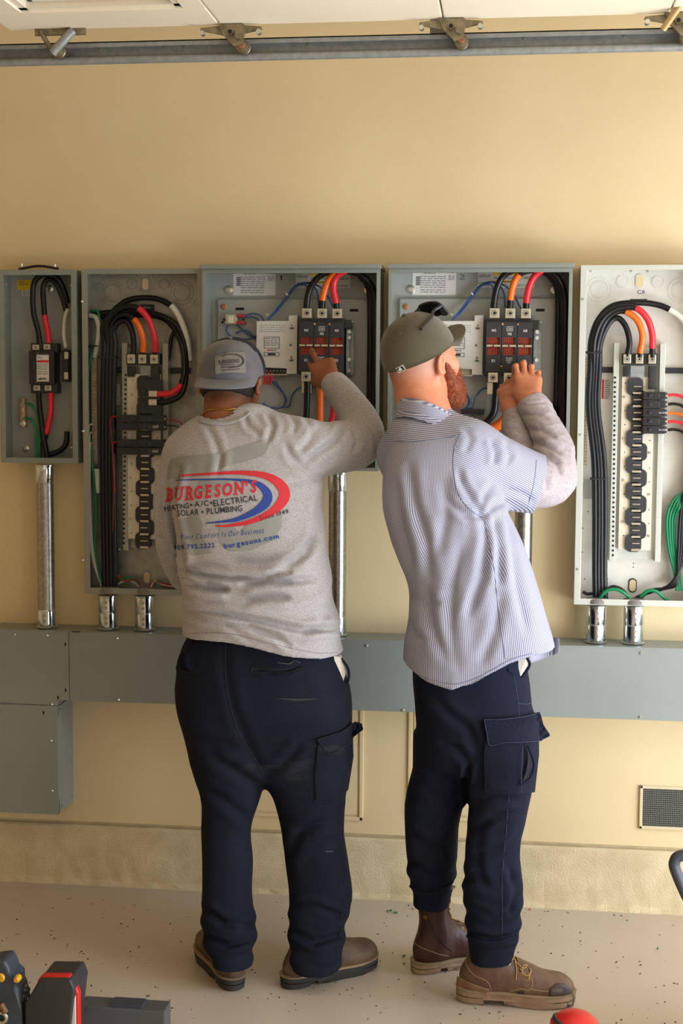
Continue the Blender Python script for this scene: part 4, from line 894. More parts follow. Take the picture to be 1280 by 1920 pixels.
t = thing('steel_bar', 'grey metal tool rail with a dark block on top, bottom left', 'rail', tuple(G(245, 1925)*np.array([1, 1, 0])))
x0, x1, zz, z2 = rect(158, 320, 1896, 1918, -1.05)
MB().box(x0, x1, -1.05, -.99, .0, z2, .004).build('rail', mat('tool_rail_grey', srgb(100, 104, 108), .45, .5), t, False)
a, b, _, d = rect(218, 278, 1888, 1900, -1.04); MB().box(a, b, -1.045, -1.0, z2-.004, d, .002).build('block', toolgrey, t, False)
t = thing('red_tool', 'rounded red tool top just peeking in at the bottom right', 'power tool', tuple(W(1088, 1960, -1.05)*np.array([1, 1, 0])))
c = W(1088, 1925, -1.02); M3 = MB(); M3.lathe(c*np.array([1, 1, 0])+np.array([0, 0, .0]), c+np.array([0, 0, .044]), [(0, .055), (.6, .06), (.8, .056), (.93, .038), (1, .012)], 36); M3.build('red_cap', toolred, t)
M3 = MB(); M3.ring(c+np.array([.01, .0, .004]), (.35, .1, .9), .06, .006, 40, 10); M3.build('black_rim', toolblk, t)
# upright handle just outside the frame at right
t = thing('tool_bag', 'dark blue grey tool bag handle tip at the right edge of the photo', 'bag', (.62, -1.0, 0))
navy = mat('bag_fabric', srgb(44, 50, 66), .7, bump=.3, bscale=400)
MB().box(.52, .90, -1.12, -.84, 0, .36, .03).build('body', navy, t)
P = [W(1330, 1735, -1.0), W(1300, 1682, -1.0), W(1278, 1635, -1.0), W(1272, 1608, -1.0), W(1296, 1594, -1.0), W(1420, 1580, -1.0), W(1480, 1640, -1.0), W(1500, 1760, -1.0)]
MB().tube([W(1325, 1780, -1.0)]+P, .013, 14).build('handle', toolgrey, t)
# ------------------------------------------------------------------ helpers for people
def nrm(v): v = np.array(v, float); return v/np.linalg.norm(v)
def frame(f, u):
    f = nrm(f); u = np.array(u, float); u = nrm(u-f*(u@f)); return np.cross(f, u), f, u      # right, forward, up
def bvh_of(P, Q): return BVHTree.FromPolygons([tuple(p) for p in P], [tuple(q) for q in Q])
def hit(b, px, py, back=0.):
    d = Vector(ray(px, py)).normalized(); o = Vector((0, -CD, CH)); h = b.ray_cast(o, d)
    return h
def surf(b, pts, off=.001):
    out = []
    for px, py in pts:
        h = hit(b, px, py)
        if h[0] is None:
            n = 1
            while h[0] is None and n < 14: h = hit(b, px+(1 if n % 2 else -1)*n*2, py); n += 1
        if h[0] is None: out.append(None); continue
        out.append(np.array(h[0])+np.array(h[1])*off)
    last = next((o for o in out if o is not None), None)
    for i, o in enumerate(out):
        if o is None: out[i] = last
        last = out[i]
    return out
def onsurf(name, b, V, Fc, m, parent, off=.0012, thick=0., smooth=False, maxe=5., label=None):
    """flat outline in photo pixels laid onto a surface as real thin geometry"""
    bm = bmesh.new(); vs = [bm.verts.new((x, y, 0)) for x, y in V]
    for f in Fc:
        try: bm.faces.new([vs[i] for i in f])
        except ValueError: pass
    bmesh.ops.triangulate(bm, faces=bm.faces)
    for _ in range(7):
        es = [e for e in bm.edges if e.calc_length() > maxe]
        if not es: break
        bmesh.ops.subdivide_edges(bm, edges=es, cuts=1); bmesh.ops.triangulate(bm, faces=[f for f in bm.faces if len(f.verts) > 3])
    ok = {}; good = []
    for v in bm.verts:
        h = hit(b, v.co.x, v.co.y)
        if h[0] is None: ok[v] = None
        else: ok[v] = (h[0], h[1]); good.append((v.co.x, v.co.y, h[0], h[1]))
    if not good: bm.free(); return None
    for v in bm.verts:
        if ok[v] is None:
            g = min(good, key=lambda g: (g[0]-v.co.x)**2+(g[1]-v.co.y)**2); Yg = g[2].y; p = W(v.co.x, v.co.y, Yg+.002); ok[v] = (Vector(p), g[3])
    for v in bm.verts: p, n = ok[v]; v.co = p+n*(off+thick)
    if thick:
        r = bmesh.ops.extrude_face_region(bm, geom=list(bm.faces)); 
        new = [g for g in r['geom'] if isinstance(g, bmesh.types.BMVert)]
        bmesh.ops.recalc_face_normals(bm, faces=bm.faces)
        for v in new: v.co += Vector((0, 1, 0))*thick*2.0
    bmesh.ops.recalc_face_normals(bm, faces=bm.faces)
    if not thick:
        s = sum(f.normal.y for f in bm.faces)
        if s > 0: bmesh.ops.reverse_faces(bm, faces=bm.faces)
    me = bpy.data.meshes.new(name); bm.to_mesh(me); bm.free()
    o = place(name, me, m, parent, False, label); 
    if smooth: me.polygons.foreach_set('use_smooth', [True]*len(me.polygons))
    return o
def poly_on(name, b, pts, m, parent, **k): return onsurf(name, b, pts, [tuple(range(len(pts)))], m, parent, **k)
def band_on(name, b, pts, widths, m, parent, **k):
    """ribbon of varying width along a pixel polyline"""
    P = spline([np.array(list(p)+[w], float) for p, w in zip(pts, widths)], 5); V = []; Fc = []
    for i, p in enumerate(P):
        t = P[min(i+1, len(P)-1)][:2]-P[max(i-1, 0)][:2]; t /= np.linalg.norm(t)+1e-9; n = np.array([-t[1], t[0]])
        V += [tuple(p[:2]+n*p[2]/2), tuple(p[:2]-n*p[2]/2)]
        if i: Fc.append((2*i-2, 2*i-1, 2*i+1, 2*i))
    return onsurf(name, b, V, Fc, m, parent, **k)
def text_on(name, b, s, cx, cy, w, ang, m, parent, h=None, bold=.01, shear=0., arc=0., off=.0014, maxe=4., squeeze=None):
    v, f, wh = textmesh(s, bold, shear); k = w/wh[0]; kh = k if h is None else h/wh[1]; V = []
    ca, sa = math.cos(ang), math.sin(ang)
    for a, b2 in v:
        x = a*k; y = -b2*kh+arc*((a/wh[0]*2)**2)
        if squeeze: q = a/wh[0]+.5; y *= squeeze[0]+(squeeze[1]-squeeze[0])*q
        V.append((cx+x*ca-y*sa, cy+x*sa+y*ca))
    return onsurf(name, b, V, f, m, parent, off=off, maxe=maxe)
def seam(name, b, pts, m, parent, r=.0012, off=.0004, n=6):
    P = surf(b, [tuple(p[:2]) for p in spline([np.array([x, y], float) for x, y in pts], 5)], off); return MB().tube(P, r, n, step=2).build(name, m, parent)
def head_sdf(fd, c, f, u, ears=True):
    r, f, u = frame(f, u); M = [r, f, u]; L = lambda a, b, d: c+r*a+f*b+u*d
    fd.ell(L(0, -.012, .022), (.075, .095, .083), M, .01)
    fd.ell(L(0, .040, -.035), (.058, .053, .072), M, .03); fd.ell(L(0, .040, -.08), (.047, .048, .034), M, .025); fd.ell(L(0, .078, -.1), (.02, .016, .016), M, .02)
    fd.cone(L(0, .088, -.002), L(0, .112, -.034), .008, .011, .01)
    for s in (-1, 1):
        fd.cone(L(s*.008, .1, -.036), L(s*.009, .1, -.036), .0085, .0085, .006); fd.ell(L(s*.04, .066, -.032), (.02, .02, .022), M, .02)
        fd.cone(L(s*.012, .084, .016), L(s*.042, .074, .012), .008, .007, .012); fd.ell(L(s*.031, .097, -.004), (.015, .014, .009), M, .008, 's')
        fd.ell(L(s*.031, .082, -.004), (.012, .012, .011), M, .003)
        if ears:
            e = L(s*.077, -.008, -.012); Me = [r, nrm(f*.97-u*.2), nrm(u*.97+f*.2)]
            fd.ell(e+r*s*.002, (.006, .014, .027), Me, .005); fd.ell(e+r*s*.009+f*.001+u*.004, (.006, .008, .014), Me, .004, 's')
            fd.cone(e+r*s*.006+f*.002-u*.022, e+r*s*.005+f*.004-u*.018, .006, .005, .006)
            for k in range(7):
                a = math.radians(60-k*45); b = math.radians(60-(k+1)*45)
                if k < 5: p = lambda t: e+r*s*.007+Me[1]*(-.012*math.sin(t+1.57)*1.)+Me[2]*.024*math.cos(t+1.57); fd.cone(p(a), p(b), .0033, .0033, .004)
    fd.cone(L(-.018, .088, -.064), L(.018, .088, -.064), .006, .006, .005); fd.cone(L(-.015, .087, -.075), L(.015, .087, -.075), .0065, .0065, .004)
    return L, (r, f, u)
def hand_sdf(fd, wr, kn, back, side, curls, sc_=1., thumb=(.55, .75, -.35), spread=.07, tips=None):
    """wrist -> knuckle centre; back = back-of-hand direction; side = thumb side"""
    wr = np.array(wr, float); f = nrm(np.array(kn)-wr); back = np.array(back, float); back = nrm(back-f*(back@f)); sd = np.cross(f, back); sd = sd if sd@np.array(side, float) > 0 else -sd
    Lp = .088*sc_
    lens = [(.043, .026, .021), (.047, .03, .022), (.043, .028, .021), (.034, .021, .019)]; offs = [.029, .0095, -.0105, -.029]; rad = [.0085, .0088, .0084, .0076]
    fd.cone(wr-f*.03, wr+f*.01, .027*sc_, .027*sc_, .01); ks = []
    for i in range(4):
        k = wr+f*(Lp-abs(i-1)*.004)+sd*offs[i]*sc_; ks.append(k); fd.cone(wr+f*.012+sd*offs[i]*.55*sc_, k-back*.003, .0165*sc_, .0125*sc_, .014)
    fd.cone(wr+f*.02+sd*.024*sc_-back*.006, wr+f*.045+sd*.03*sc_-back*.012, .017*sc_, .015*sc_, .014)
    for i in range(4):
        p = ks[i]; ang = 0.; d0 = nrm(f+sd*spread*(1.5-i)*.9)
        for j in range(3):
            ang += math.radians(curls[i][j]); d = d0*math.cos(ang)-back*math.sin(ang); q = p+d*lens[i][j]*sc_
            r0 = rad[i]*sc_*(1-.07*j); fd.cone(p, q, r0*1.04, r0*.95, .0035 if j else .006); 
            fd.ell(q if j < 2 else p, (r0*1.08,)*3, None, .003); p = q
    p = wr+f*.032*sc_+sd*.03*sc_-back*.008
    for j, (l, r0) in enumerate(((.04, .0125), (.031, .0105), (.024, .0098))):
        d = nrm(sd*(thumb[0]-.28*j)+f*(thumb[1]+.15*j)+back*thumb[2]); q = p+d*l*sc_; fd.cone(p, q, r0*sc_, r0*.92*sc_, .006); p = q
def skin_mat(name, c1, c2, c3):
    m = mat(name, c1, .5, col2=c2, nscale=22, nlo=.3, nhi=.7, bump=.15, bscale=420, bdist=.0008, subsurf=.05); nt = m.node_tree; N = nt.nodes; L = nt.links; b = N['Principled BSDF']
    at = N.new('ShaderNodeAttribute'); at.attribute_name = 'stubble'; mx = N.new('ShaderNodeMix'); mx.data_type = 'RGBA'; L.new(at.outputs['Fac'], mx.inputs[0])
    L.new(b.inputs['Base Color'].links[0].from_socket, mx.inputs[6]); mx.inputs[7].default_value = c3; L.new(mx.outputs[2], b.inputs['Base Color']); return m
skin1 = skin_mat('tanned_skin', srgb(158, 100, 68), srgb(140, 84, 56), srgb(44, 32, 28))
skin2 = skin_mat('fair_skin', srgb(216, 146, 112), srgb(204, 126, 92), srgb(172, 124, 102))
hair1 = mat('black_hair', srgb(26, 21, 20), .6, bump=.9, bscale=500, bdist=.003)
beard_m = mat('red_brown_beard', srgb(166, 84, 44), .6, col2=srgb(116, 54, 28), nscale=120, bump=.9, bscale=420, bdist=.003)
heather = mat('heather_grey_jersey', srgb(178, 173, 173), .9, col2=srgb(158, 154, 155), nscale=160, nlo=.38, nhi=.62, bump=.35, bscale=520, bdist=.001, sheen=.2, stretch=(1, 1, 2.4))
under_m = mat('grey_undershirt', srgb(178, 168, 170), .9, col2=srgb(164, 154, 158), nscale=140, bump=.3, bscale=520, bdist=.001)
navy1 = mat('navy_work_twill', srgb(19, 23, 36), .9, col2=srgb(23, 28, 41), nscale=6, bump=.35, bscale=700, bdist=.0008, spec=.2)
add_spots(navy1, srgb(50, 52, 56), 5., .66, .82, 2.2, 6., (1, 1, 2.6))
navy2 = mat('navy_cargo_twill', srgb(18, 22, 37), .9, col2=srgb(22, 27, 44), nscale=5, bump=.35, bscale=700, bdist=.0008, spec=.2)
stitch_m = mat('dark_stitching', srgb(14, 17, 26), .8); stitch2 = mat('navy_stitching', srgb(44, 52, 76), .8)
lining_m = mat('white_pocket_lining', srgb(214, 206, 192), .8)
leather1 = mat('worn_brown_leather', srgb(104, 82, 60), .6, col2=srgb(72, 50, 38), nscale=16, bump=.4, bscale=140)
leather2 = mat('dusty_tan_leather', srgb(122, 96, 74), .6, col2=srgb(84, 58, 44), nscale=12, bump=.4, bscale=120)
leather3 = mat('dark_oxblood_leather', srgb(70, 36, 28), .45, col2=srgb(50, 26, 22), nscale=14, bump=.35, bscale=120)
soleblk = mat('dark_rubber_sole', srgb(44, 44, 42), .7); soletan = mat('tan_crepe_sole', srgb(158, 132, 106), .7, col2=srgb(140, 114, 90), nscale=30, bump=.4, bscale=200); welt_m = mat('stitched_welt', srgb(150, 130, 102), .7)
lace_m = mat('tan_laces', srgb(170, 130, 76), .7); eye_m = mat('brass_eyelet', srgb(206, 178, 110), .3, .8)
denim = mat('grey_blue_cap_cloth', srgb(74, 77, 88), .85, col2=srgb(98, 97, 103), nscale=14, bump=.35, bscale=500, sheen=.3)
navycap = mat('navy_cap_mesh', srgb(30, 34, 50), .85, bump=.5, bscale=300)
olive = mat('olive_cap_cloth', srgb(76, 67, 38), .85, col2=srgb(65, 57, 31), nscale=9, bump=.35, bscale=500, sheen=.3)
logo_red = mat('red_print', srgb(206, 44, 56), .7); logo_blue = mat('blue_screen_print', srgb(40, 70, 150), .7); logo_dark = mat('charcoal_screen_print', srgb(44, 44, 50), .7); ghost_m = mat('grey_green_print', srgb(146, 146, 142), .85)
gold_m = mat('gold_chain', srgb(216, 170, 84), .25, 1.)
lens_m = mat('glossy_black_lens', srgb(16, 16, 18), .12)
def stripes_mat():
    m = mat('blue_pinstripe_cotton', srgb(206, 208, 222), .8, bump=.25, bscale=500, bdist=.001); nt = m.node_tree; N = nt.nodes; L = nt.links; b = N['Principled BSDF']
    at = N.new('ShaderNodeAttribute'); at.attribute_name = 'stripe'; ml = N.new('ShaderNodeMath'); ml.operation = 'MULTIPLY'; ml.inputs[1].default_value = 2*math.pi/.0049; L.new(at.outputs['Fac'], ml.inputs[0])
    sn = N.new('ShaderNodeMath'); sn.operation = 'SINE'; L.new(ml.outputs[0], sn.inputs[0]); mr = N.new('ShaderNodeMapRange'); mr.inputs['From Min'].default_value = -.5; mr.inputs['From Max'].default_value = .75; L.new(sn.outputs[0], mr.inputs['Value'])
    mx = N.new('ShaderNodeMix'); mx.data_type = 'RGBA'; mx.inputs[6].default_value = srgb(186, 185, 196); mx.inputs[7].default_value = srgb(102, 106, 138); L.new(mr.outputs[0], mx.inputs[0]); L.new(mx.outputs[2], b.inputs['Base Color'])
    return m
stripe_m = stripes_mat()
def boot(parent, o, dr, lab, up, sole, shaft=.12, welt=True, notch=False, L=.3, wd=1., sole_h=.032, toe_up=0.):
    """o = heel back on the floor"""
    d = nrm([dr[0], dr[1], 0]); w = np.array([d[1], -d[0], 0]); z = np.array([0, 0, 1.]); o = np.array([o[0], o[1], 0.]); M = [d, w, z]; k = L/.3
    P = lambda t, a, h: o+d*t*k+w*a*wd+z*h
    c = P(.15, 0, .15); fd = Field(c-.24, c+.24, .0036)
    fd.ell(P(.05, 0, .06 if shaft > .02 else .05), (.045, .034, .052 if shaft > .02 else .038), M, .02); fd.ell(P(.12, 0, .06), (.075, .037, .048), M, .03); fd.ell(P(.205, .003, .048), (.072, .046*wd, .034), M, .03); fd.ell(P(.248, 0, .046), (.053, .044*wd, .036), M, .02)
    fd.cone(P(.085, 0, .11), P(.19, 0, .062), .036, .03, .03); fd.cone(P(.07, 0, .07), P(.078 if shaft < .15 else .062, 0, .08+shaft), .038, .042 if shaft < .15 else .05, .03)
    if shaft > .15: fd.half(P(.05, 0, .08+shaft), (0, 0, 1))
    fd.half(P(0, 0, sole_h*.7), (0, 0, -1))
    Pm, Q = fd.mesh(0, 2); Q = orient(Pm, Q); Pm = Pm+vnormals(Pm, Q)*wav(Pm, 5, (60, 60, 60), .0022)[:, None]; b = bvh_of(Pm, Q)
    t = to_obj('boot', Pm, Q, up, parent, label=lab)
    half = [(0, 0), (.002, .01), (.008, .021), (.018, .029), (.034, .035), (.07, .037), (.12, .035), (.165, .042), (.2, .048), (.225, .0495), (.25, .047), (.27, .041), (.286, .031), (.296, .02), (.302, .009), (.304, 0)]
    out = half+[(a, -b2) for a, b2 in half[-2:0:-1]]
    def slab(h0, h1, grow, t0=-1, t1=1, sl=0.):
        pts = [(min(max(a, t0), t1), b2) for a, b2 in out if t0-.02 <= a <= t1+.02]; mb = MB(); cx = sum(a for a, _ in pts)/len(pts); A = []; B = []
        for a, b2 in pts:
            g = 1+grow/.05; s1 = 1-.02*sl; A.append(mb.bm.verts.new(P((a-cx)*s1+cx, b2*g*(1-sl*.05), h0))); B.append(mb.bm.verts.new(P(a+(grow*.8 if a > cx else -grow*.8), b2*g, h1)))
        n = len(A); mb.bm.faces.new(A[::-1]); mb.bm.faces.new(B)
        for i in range(n): mb.bm.faces.new((A[i], A[(i+1) % n], B[(i+1) % n], B[i]))
        bmesh.ops.bevel(mb.bm, geom=[e for e in mb.bm.edges if abs(e.verts[0].co.z-e.verts[1].co.z) < 1e-5 and abs(e.verts[0].co.z-h0) < 1e-4 and len(e.link_faces) == 2], offset=min(.005, (h1-h0)*.4), segments=3, affect='EDGES', clamp_overlap=True)
        return mb
    s = slab(sole_h*.42, sole_h*.86, .001).build('sole', sole, t)
    slab(0, sole_h*.46, 0., 0, .095, 1).build('heel_block', sole, s) if True else None
    slab(0 if not notch else .002, sole_h*.46, 0., .108 if notch else .09, .304, 1).build('outsole', sole, s)
    if welt: slab(sole_h*.84, sole_h*.98, .0035).build('welt', welt_m, t)
    return t, b, P
def cap_mesh(c, f, u, rw, rl, rh, off=0.):
    """six-panel crown as a dome over the band plane; returns points of shell and frame"""
    r, f, u = frame(f, u); n, m = 64, 18; V = []; Fc = []
    for j in range(m+1):
        ph = math.pi/2*j/m
        for i in range(n):
            th = 2*math.pi*i/n; e = .86; cs = math.cos(ph)**e; sn = math.sin(ph)**.92
            seamdip = -.0012*math.exp(-((((th/(math.pi/3)+.5) % 1)-.5)/.03)**2)*min(1, cs*2)
            q = (cs+.0)*(1+seamdip/.1); V.append(c+r*(rw+off)*math.sin(th)*q+f*(rl+off)*math.cos(th)*q*(1.0)+u*((rh+off)*sn+seamdip))
    for j in range(m):
        for i in range(n): Fc.append((j*n+i, j*n+(i+1) % n, (j+1)*n+(i+1) % n, (j+1)*n+i))
    return np.array(V), np.array(Fc)[:, ::-1], (r, f, u)
def cap_build(parent, c, f, u, rw, rl, rh, m1, m2, bl, droop, blab, brim_m, under, lean=0., bw=1.15, side_from=None, dents=None):
    V, Fc, (r, f, u) = cap_mesh(c, f, u, rw, rl, rh)
    D = wav(V, 7, (22, 22, 22), .004); cc = (V-c); V = V+cc/np.linalg.norm(cc, axis=1)[:, None]*(D*np.clip((cc@u)/.03, 0, 1))[:, None]
    V2 = V-(V-c)*.025; n = len(V); Q = np.concatenate([Fc, Fc[:, ::-1]+n]); rim = np.array([(i+n, (i+1) % 64+n, (i+1) % 64, i) for i in range(64)]); Q = np.concatenate([Q, rim])
    allv = np.concatenate([V, V2]); ctr = allv[Q].mean(1)-c; fm = np.zeros(len(Q)); 
    if m2 is not None: fm = ((ctr@f) < .012).astype(int)
    o = to_obj('cap', allv, Q, [m1, m2] if m2 is not None else [m1], parent, label=blab, fm=fm)
    # brim: curved sheet with thickness
    mb = MB(); N1, N2 = 26, 7; top = []; bot = []
    for j in range(N2+1):
        v = j/N2; rt = []; rb = []
        for i in range(N1+1):
            a = -1+2*i/N1; th = a*1.18
            base = c+r*rw*math.sin(th)*1.0+f*rl*math.cos(th); ext = bl*(1-abs(a)**2.6)**.62 if abs(a) < 1 else 0
            p = base+f*ext*v*bw-u*(droop*ext*v+.018*(a*a)*1.1*v*(1 if ext > 0 else 0))+u*.004+u*lean*v*ext
            rt.append(mb.bm.verts.new(p)); rb.append(mb.bm.verts.new(p-u*.0035))
        top.append(rt); bot.append(rb)
    for A in (top, bot):
        for j in range(N2):
            for i in range(N1): mb.bm.faces.new((A[j][i], A[j][i+1], A[j+1][i+1], A[j+1][i]))
    for i in range(N1): mb.bm.faces.new((top[N2][i], top[N2][i+1], bot[N2][i+1], bot[N2][i])); mb.bm.faces.new((top[0][i], top[0][i+1], bot[0][i+1], bot[0][i]))
    mb.build('brim', brim_m, o)
    p = c+u*(rh+.001); MB().lathe(p-u*.002, p+u*.005, [(0, .007), (.6, .006), (1, .002)], 16).build('crown_button', brim_m, o)
    return o, bvh_of(V, Fc), (r, f, u)
def eyelets(o, b, pts, m, r=.0035):
    for px, py in pts:
        h = hit(b, px, py)
        if h[0] is None: continue
        MB().ring(np.array(h[0])+np.array(h[1])*.0005, h[1], r, .0009, 14, 6).build('eyelet', m, o)
def belt(P): return P

# =================================================================== man in grey shirt
hc = W(430, 717, -.46)+np.array([0, 0, .0]); hf, hu = (.10, .96, -.22), (.02, .15, 1)
per1 = None
T1_torso = [(776, 388, 500, -.50, .075), (792, 362, 548, -.51, .095), (812, 340, 580, -.525, .11), (850, 322, 596, -.54, .125), (900, 318, 602, -.56, .13), (950, 322, 604, -.575, .13), (1010, 333, 610, -.59, .13), (1070, 336, 620, -.605, .135), (1140, 342, 632, -.615, .14), (1200, 347, 641, -.62, .145), (1250, 345, 645, -.62, .145), (1300, 345, 647, -.62, .145)]
T1_hip = [(1195, 356, 620, -.615, .11), (1230, 343, 634, -.615, .122), (1300, 335, 657, -.62, .145), (1360, 352, 655, -.615, .13), (1420, 385, 640, -.61, .10), (1452, 430, 600, -.61, .07)]
L1a = [(1290, 345, 490, -.62, .11), (1335, 342, 508, -.62, .12), (1380, 352, 508, -.62, .115), (1455, 371, 500, -.62, .1), (1500, 384, 493, -.625, .095), (1560, 384, 478, -.63, .085), (1620, 387, 483, -.64, .082), (1680, 390, 481, -.645, .08), (1735, 389, 486, -.665, .08), (1765, 392, 488, -.685, .08), (1790, 402, 484, -.700, .08), (1806, 408, 484, -.706, .08)]
L1b = [(1290, 500, 645, -.62, .11), (1335, 495, 658, -.61, .12), (1380, 502, 663, -.6, .115), (1455, 500, 661, -.595, .1), (1500, 519, 654, -.59, .095), (1560, 533, 652, -.585, .085), (1620, 541, 661, -.585, .083), (1665, 548, 666, -.59, .08), (1700, 551, 662, -.595, .08), (1740, 551, 656, -.615, .083), (1770, 549, 656, -.635, .085), (1790, 552, 655, -.655, .088), (1808, 556, 650, -.66, .088)]
armL1 = [(W(352, 862, -.545), .062), (W(326, 940, -.54), .060), (W(334, 1045, -.5), .053), (W(375, 1100, -.38), .044), (W(420, 1120, -.27), .036)]
armR1 = [(W(535, 848, -.565), .070), (W(585, 846, -.53), .068), (W(630, 838, -.48), .064), (W(674, 828, -.43), .060), (W(672, 790, -.37), .050), (W(645, 748, -.30), .041), (W(618, 714, -.245), .0335)]
fd = Field(W(250, 1880, -.85)*[1, 1, 0]+[0, -.0, .02], W(760, 630, -.05)+[.02, .0, .03], .0036)
Lh1, fr1 = head_sdf(fd, hc, hf, hu)
fd.cone(Lh1(0, -.028, -.05), W(424, 800, -.53), .060, .068, .03)
fd.loft(T1_torso[:9], .03, off=-.030); fd.loft(T1_hip, .03, off=-.02); fd.loft(L1a, .02, off=-.022); fd.loft(L1b, .02, off=-.022)
fd.chain(armL1, .012, -.016); fd.chain(armR1, .012, -.012)
hand_sdf(fd, W(616, 718, -.255), W(594, 670, -.185), (-.15, -.8, .55), (-1, 0, 0), [(28, 40, 25), (4, 16, 14), (38, 48, 30), (44, 50, 30)], .97, thumb=(.35, .75, -.75))
hand_sdf(fd, W(424, 1118, -.26), W(470, 1108, -.2), (0, -.8, .4), (0, 0, 1), [(30, 40, 25)]*4, .97, thumb=(.5, .6, -.6))
for o_, d_ in (((-.70, -.735), (-.47, .88)), ((-.575, -.70), (.72, .69))):
    fd.cone((o_[0]+d_[0]*.05, o_[1]+d_[1]*.05, .06), (o_[0]+d_[0]*.2, o_[1]+d_[1]*.2, .05), .028, .024, .02)
P, Q = fd.mesh(0, 1); Q = orient(P, Q)
lc = np.stack([(P-hc)@fr1[0], (P-hc)@fr1[1], (P-hc)@fr1[2]], 1)
st = np.clip((.035-lc[:, 1])/.03, 0, 1)*np.clip((lc[:, 2]+.085)/.045, 0, 1)*np.clip((.2-np.abs(lc[:, 2]))/.05, 0, 1)*(np.linalg.norm(lc, axis=1) < .2)
st *= 1-np.clip((np.abs(lc[:, 0])-.077)/.003, 0, 1)
per1 = to_obj('person', P, Q, skin1, None, attr={'stubble': st*.85})
tag(per1, 'person in grey long-sleeved printed shirt and backwards grey blue cap, right arm raised', 'person')
def eyes(per, L):
    for s in (-1, 1):
        m1 = mat('eye_white', srgb(224, 218, 208), .2) if 'eye_white' not in MATS else MATS['eye_white']
        mb = MB(); bmesh.ops.create_icosphere(mb.bm, subdivisions=3, radius=.0118, matrix=Matrix.Translation(Vector(L(s*.031, .0805, -.004)))); e = mb.build('eye', m1, per)
        a = L(s*.031, .0915, -.004); b = L(s*.031, .0928, -.004); MB().cyl(a, b, .005, n=16).build('iris', hair1, e)
eyes(per1, Lh1)
# short dark hair on the back of the head
f2 = Field(hc-.15, hc+.15, .003); r_, f_, u_ = fr1; f2.ell(Lh1(0, -.012, .022), (.0785, .0975, .087), [r_, f_, u_], .0)
f2.ell(Lh1(0, -.035, -.035), (.067, .066, .05), [r_, f_, u_], .03); f2.half(Lh1(0, .02, 0), nrm(f_*.9-u_*.25)); f2.half(Lh1(0, -.05, -.052), nrm(-u_*.9-f_*.1)); f2.half(Lh1(0, 0, .012), u_)
for s in (-1, 1): f2.ell(Lh1(s*.082, -.004, -.014), (.014, .022, .03), [r_, f_, u_], .004, 's')
Ph, Qh = f2.mesh(0, 1); Qh = orient(Ph, Qh); Ph += vnormals(Ph, Qh)*wav(Ph, 3, (300, 300, 300), .003)[:, None]; to_obj('hair', Ph, Qh, hair1, per1, label='short black hair')
# shirt
hem1 = [(300, 1204), (348, 1204), (430, 1201), (480, 1210), (540, 1226), (600, 1236), (645, 1237), (700, 1237)]
fd = Field(W(250, 1290, -.8)+[0, -.0, 0], W(760, 670, -.15), .0045)
fd.loft(T1_torso, .03, pw=2.5); fd.chain(armL1[:5], .02); 
for p, q in zip(spline([np.array([*a, r]) for a, r in armR1], 5), spline([np.array([*a, r]) for a, r in armR1], 5)[1:]): fd.cone(p[:3], q[:3], p[3], q[3], .014)
fd.cone(W(470, 800, -.55), W(560, 832, -.555), .058, .064, .05); fd.cone(W(420, 803, -.54), W(352, 850, -.54), .055, .058, .05)
# hem cut: height field over x
sl, X, Y, Z = fd.block(fd.lo, fd.lo+fd.h*fd.n); hx = np.array([W(a, b, -.72)[0] for a, b in hem1]); hz = np.array([W(a, b, -.72)[2] for a, b in hem1])
fd.comb(sl, (np.interp(X[:, 0, 0], hx, hz).astype(np.float32)[:, None, None]+(Y+.72)*.0-Z+0*Y).astype(np.float32)+np.zeros(fd.n, np.float32), .0, 'k')
cu = nrm(np.array(armR1[-1][0])-np.array(armR1[-2][0])); cw = W(618, 714, -.245)
fd.half(cw, cu, lo=cw-.09, hi=cw+.09)
fd.cone(W(424, 745, -.5), W(424, 790, -.53), .066, .071, .006, 's')   # neck opening
P, Q = fd.mesh(0, 2); Q = orient(P, Q); N = vnormals(P, Q)
xx, yy = PX(P); lowb = np.clip((yy-1040)/60, 0, 1)
P = P+N*(wav(P, 21, (9, 9, 30), .008)*(.25+1.3*lowb)+wav(P, 22, (14, 14, 26), .004))[:, None]
arm = np.clip((xx-600)/40, 0, 1)*(yy < 910)
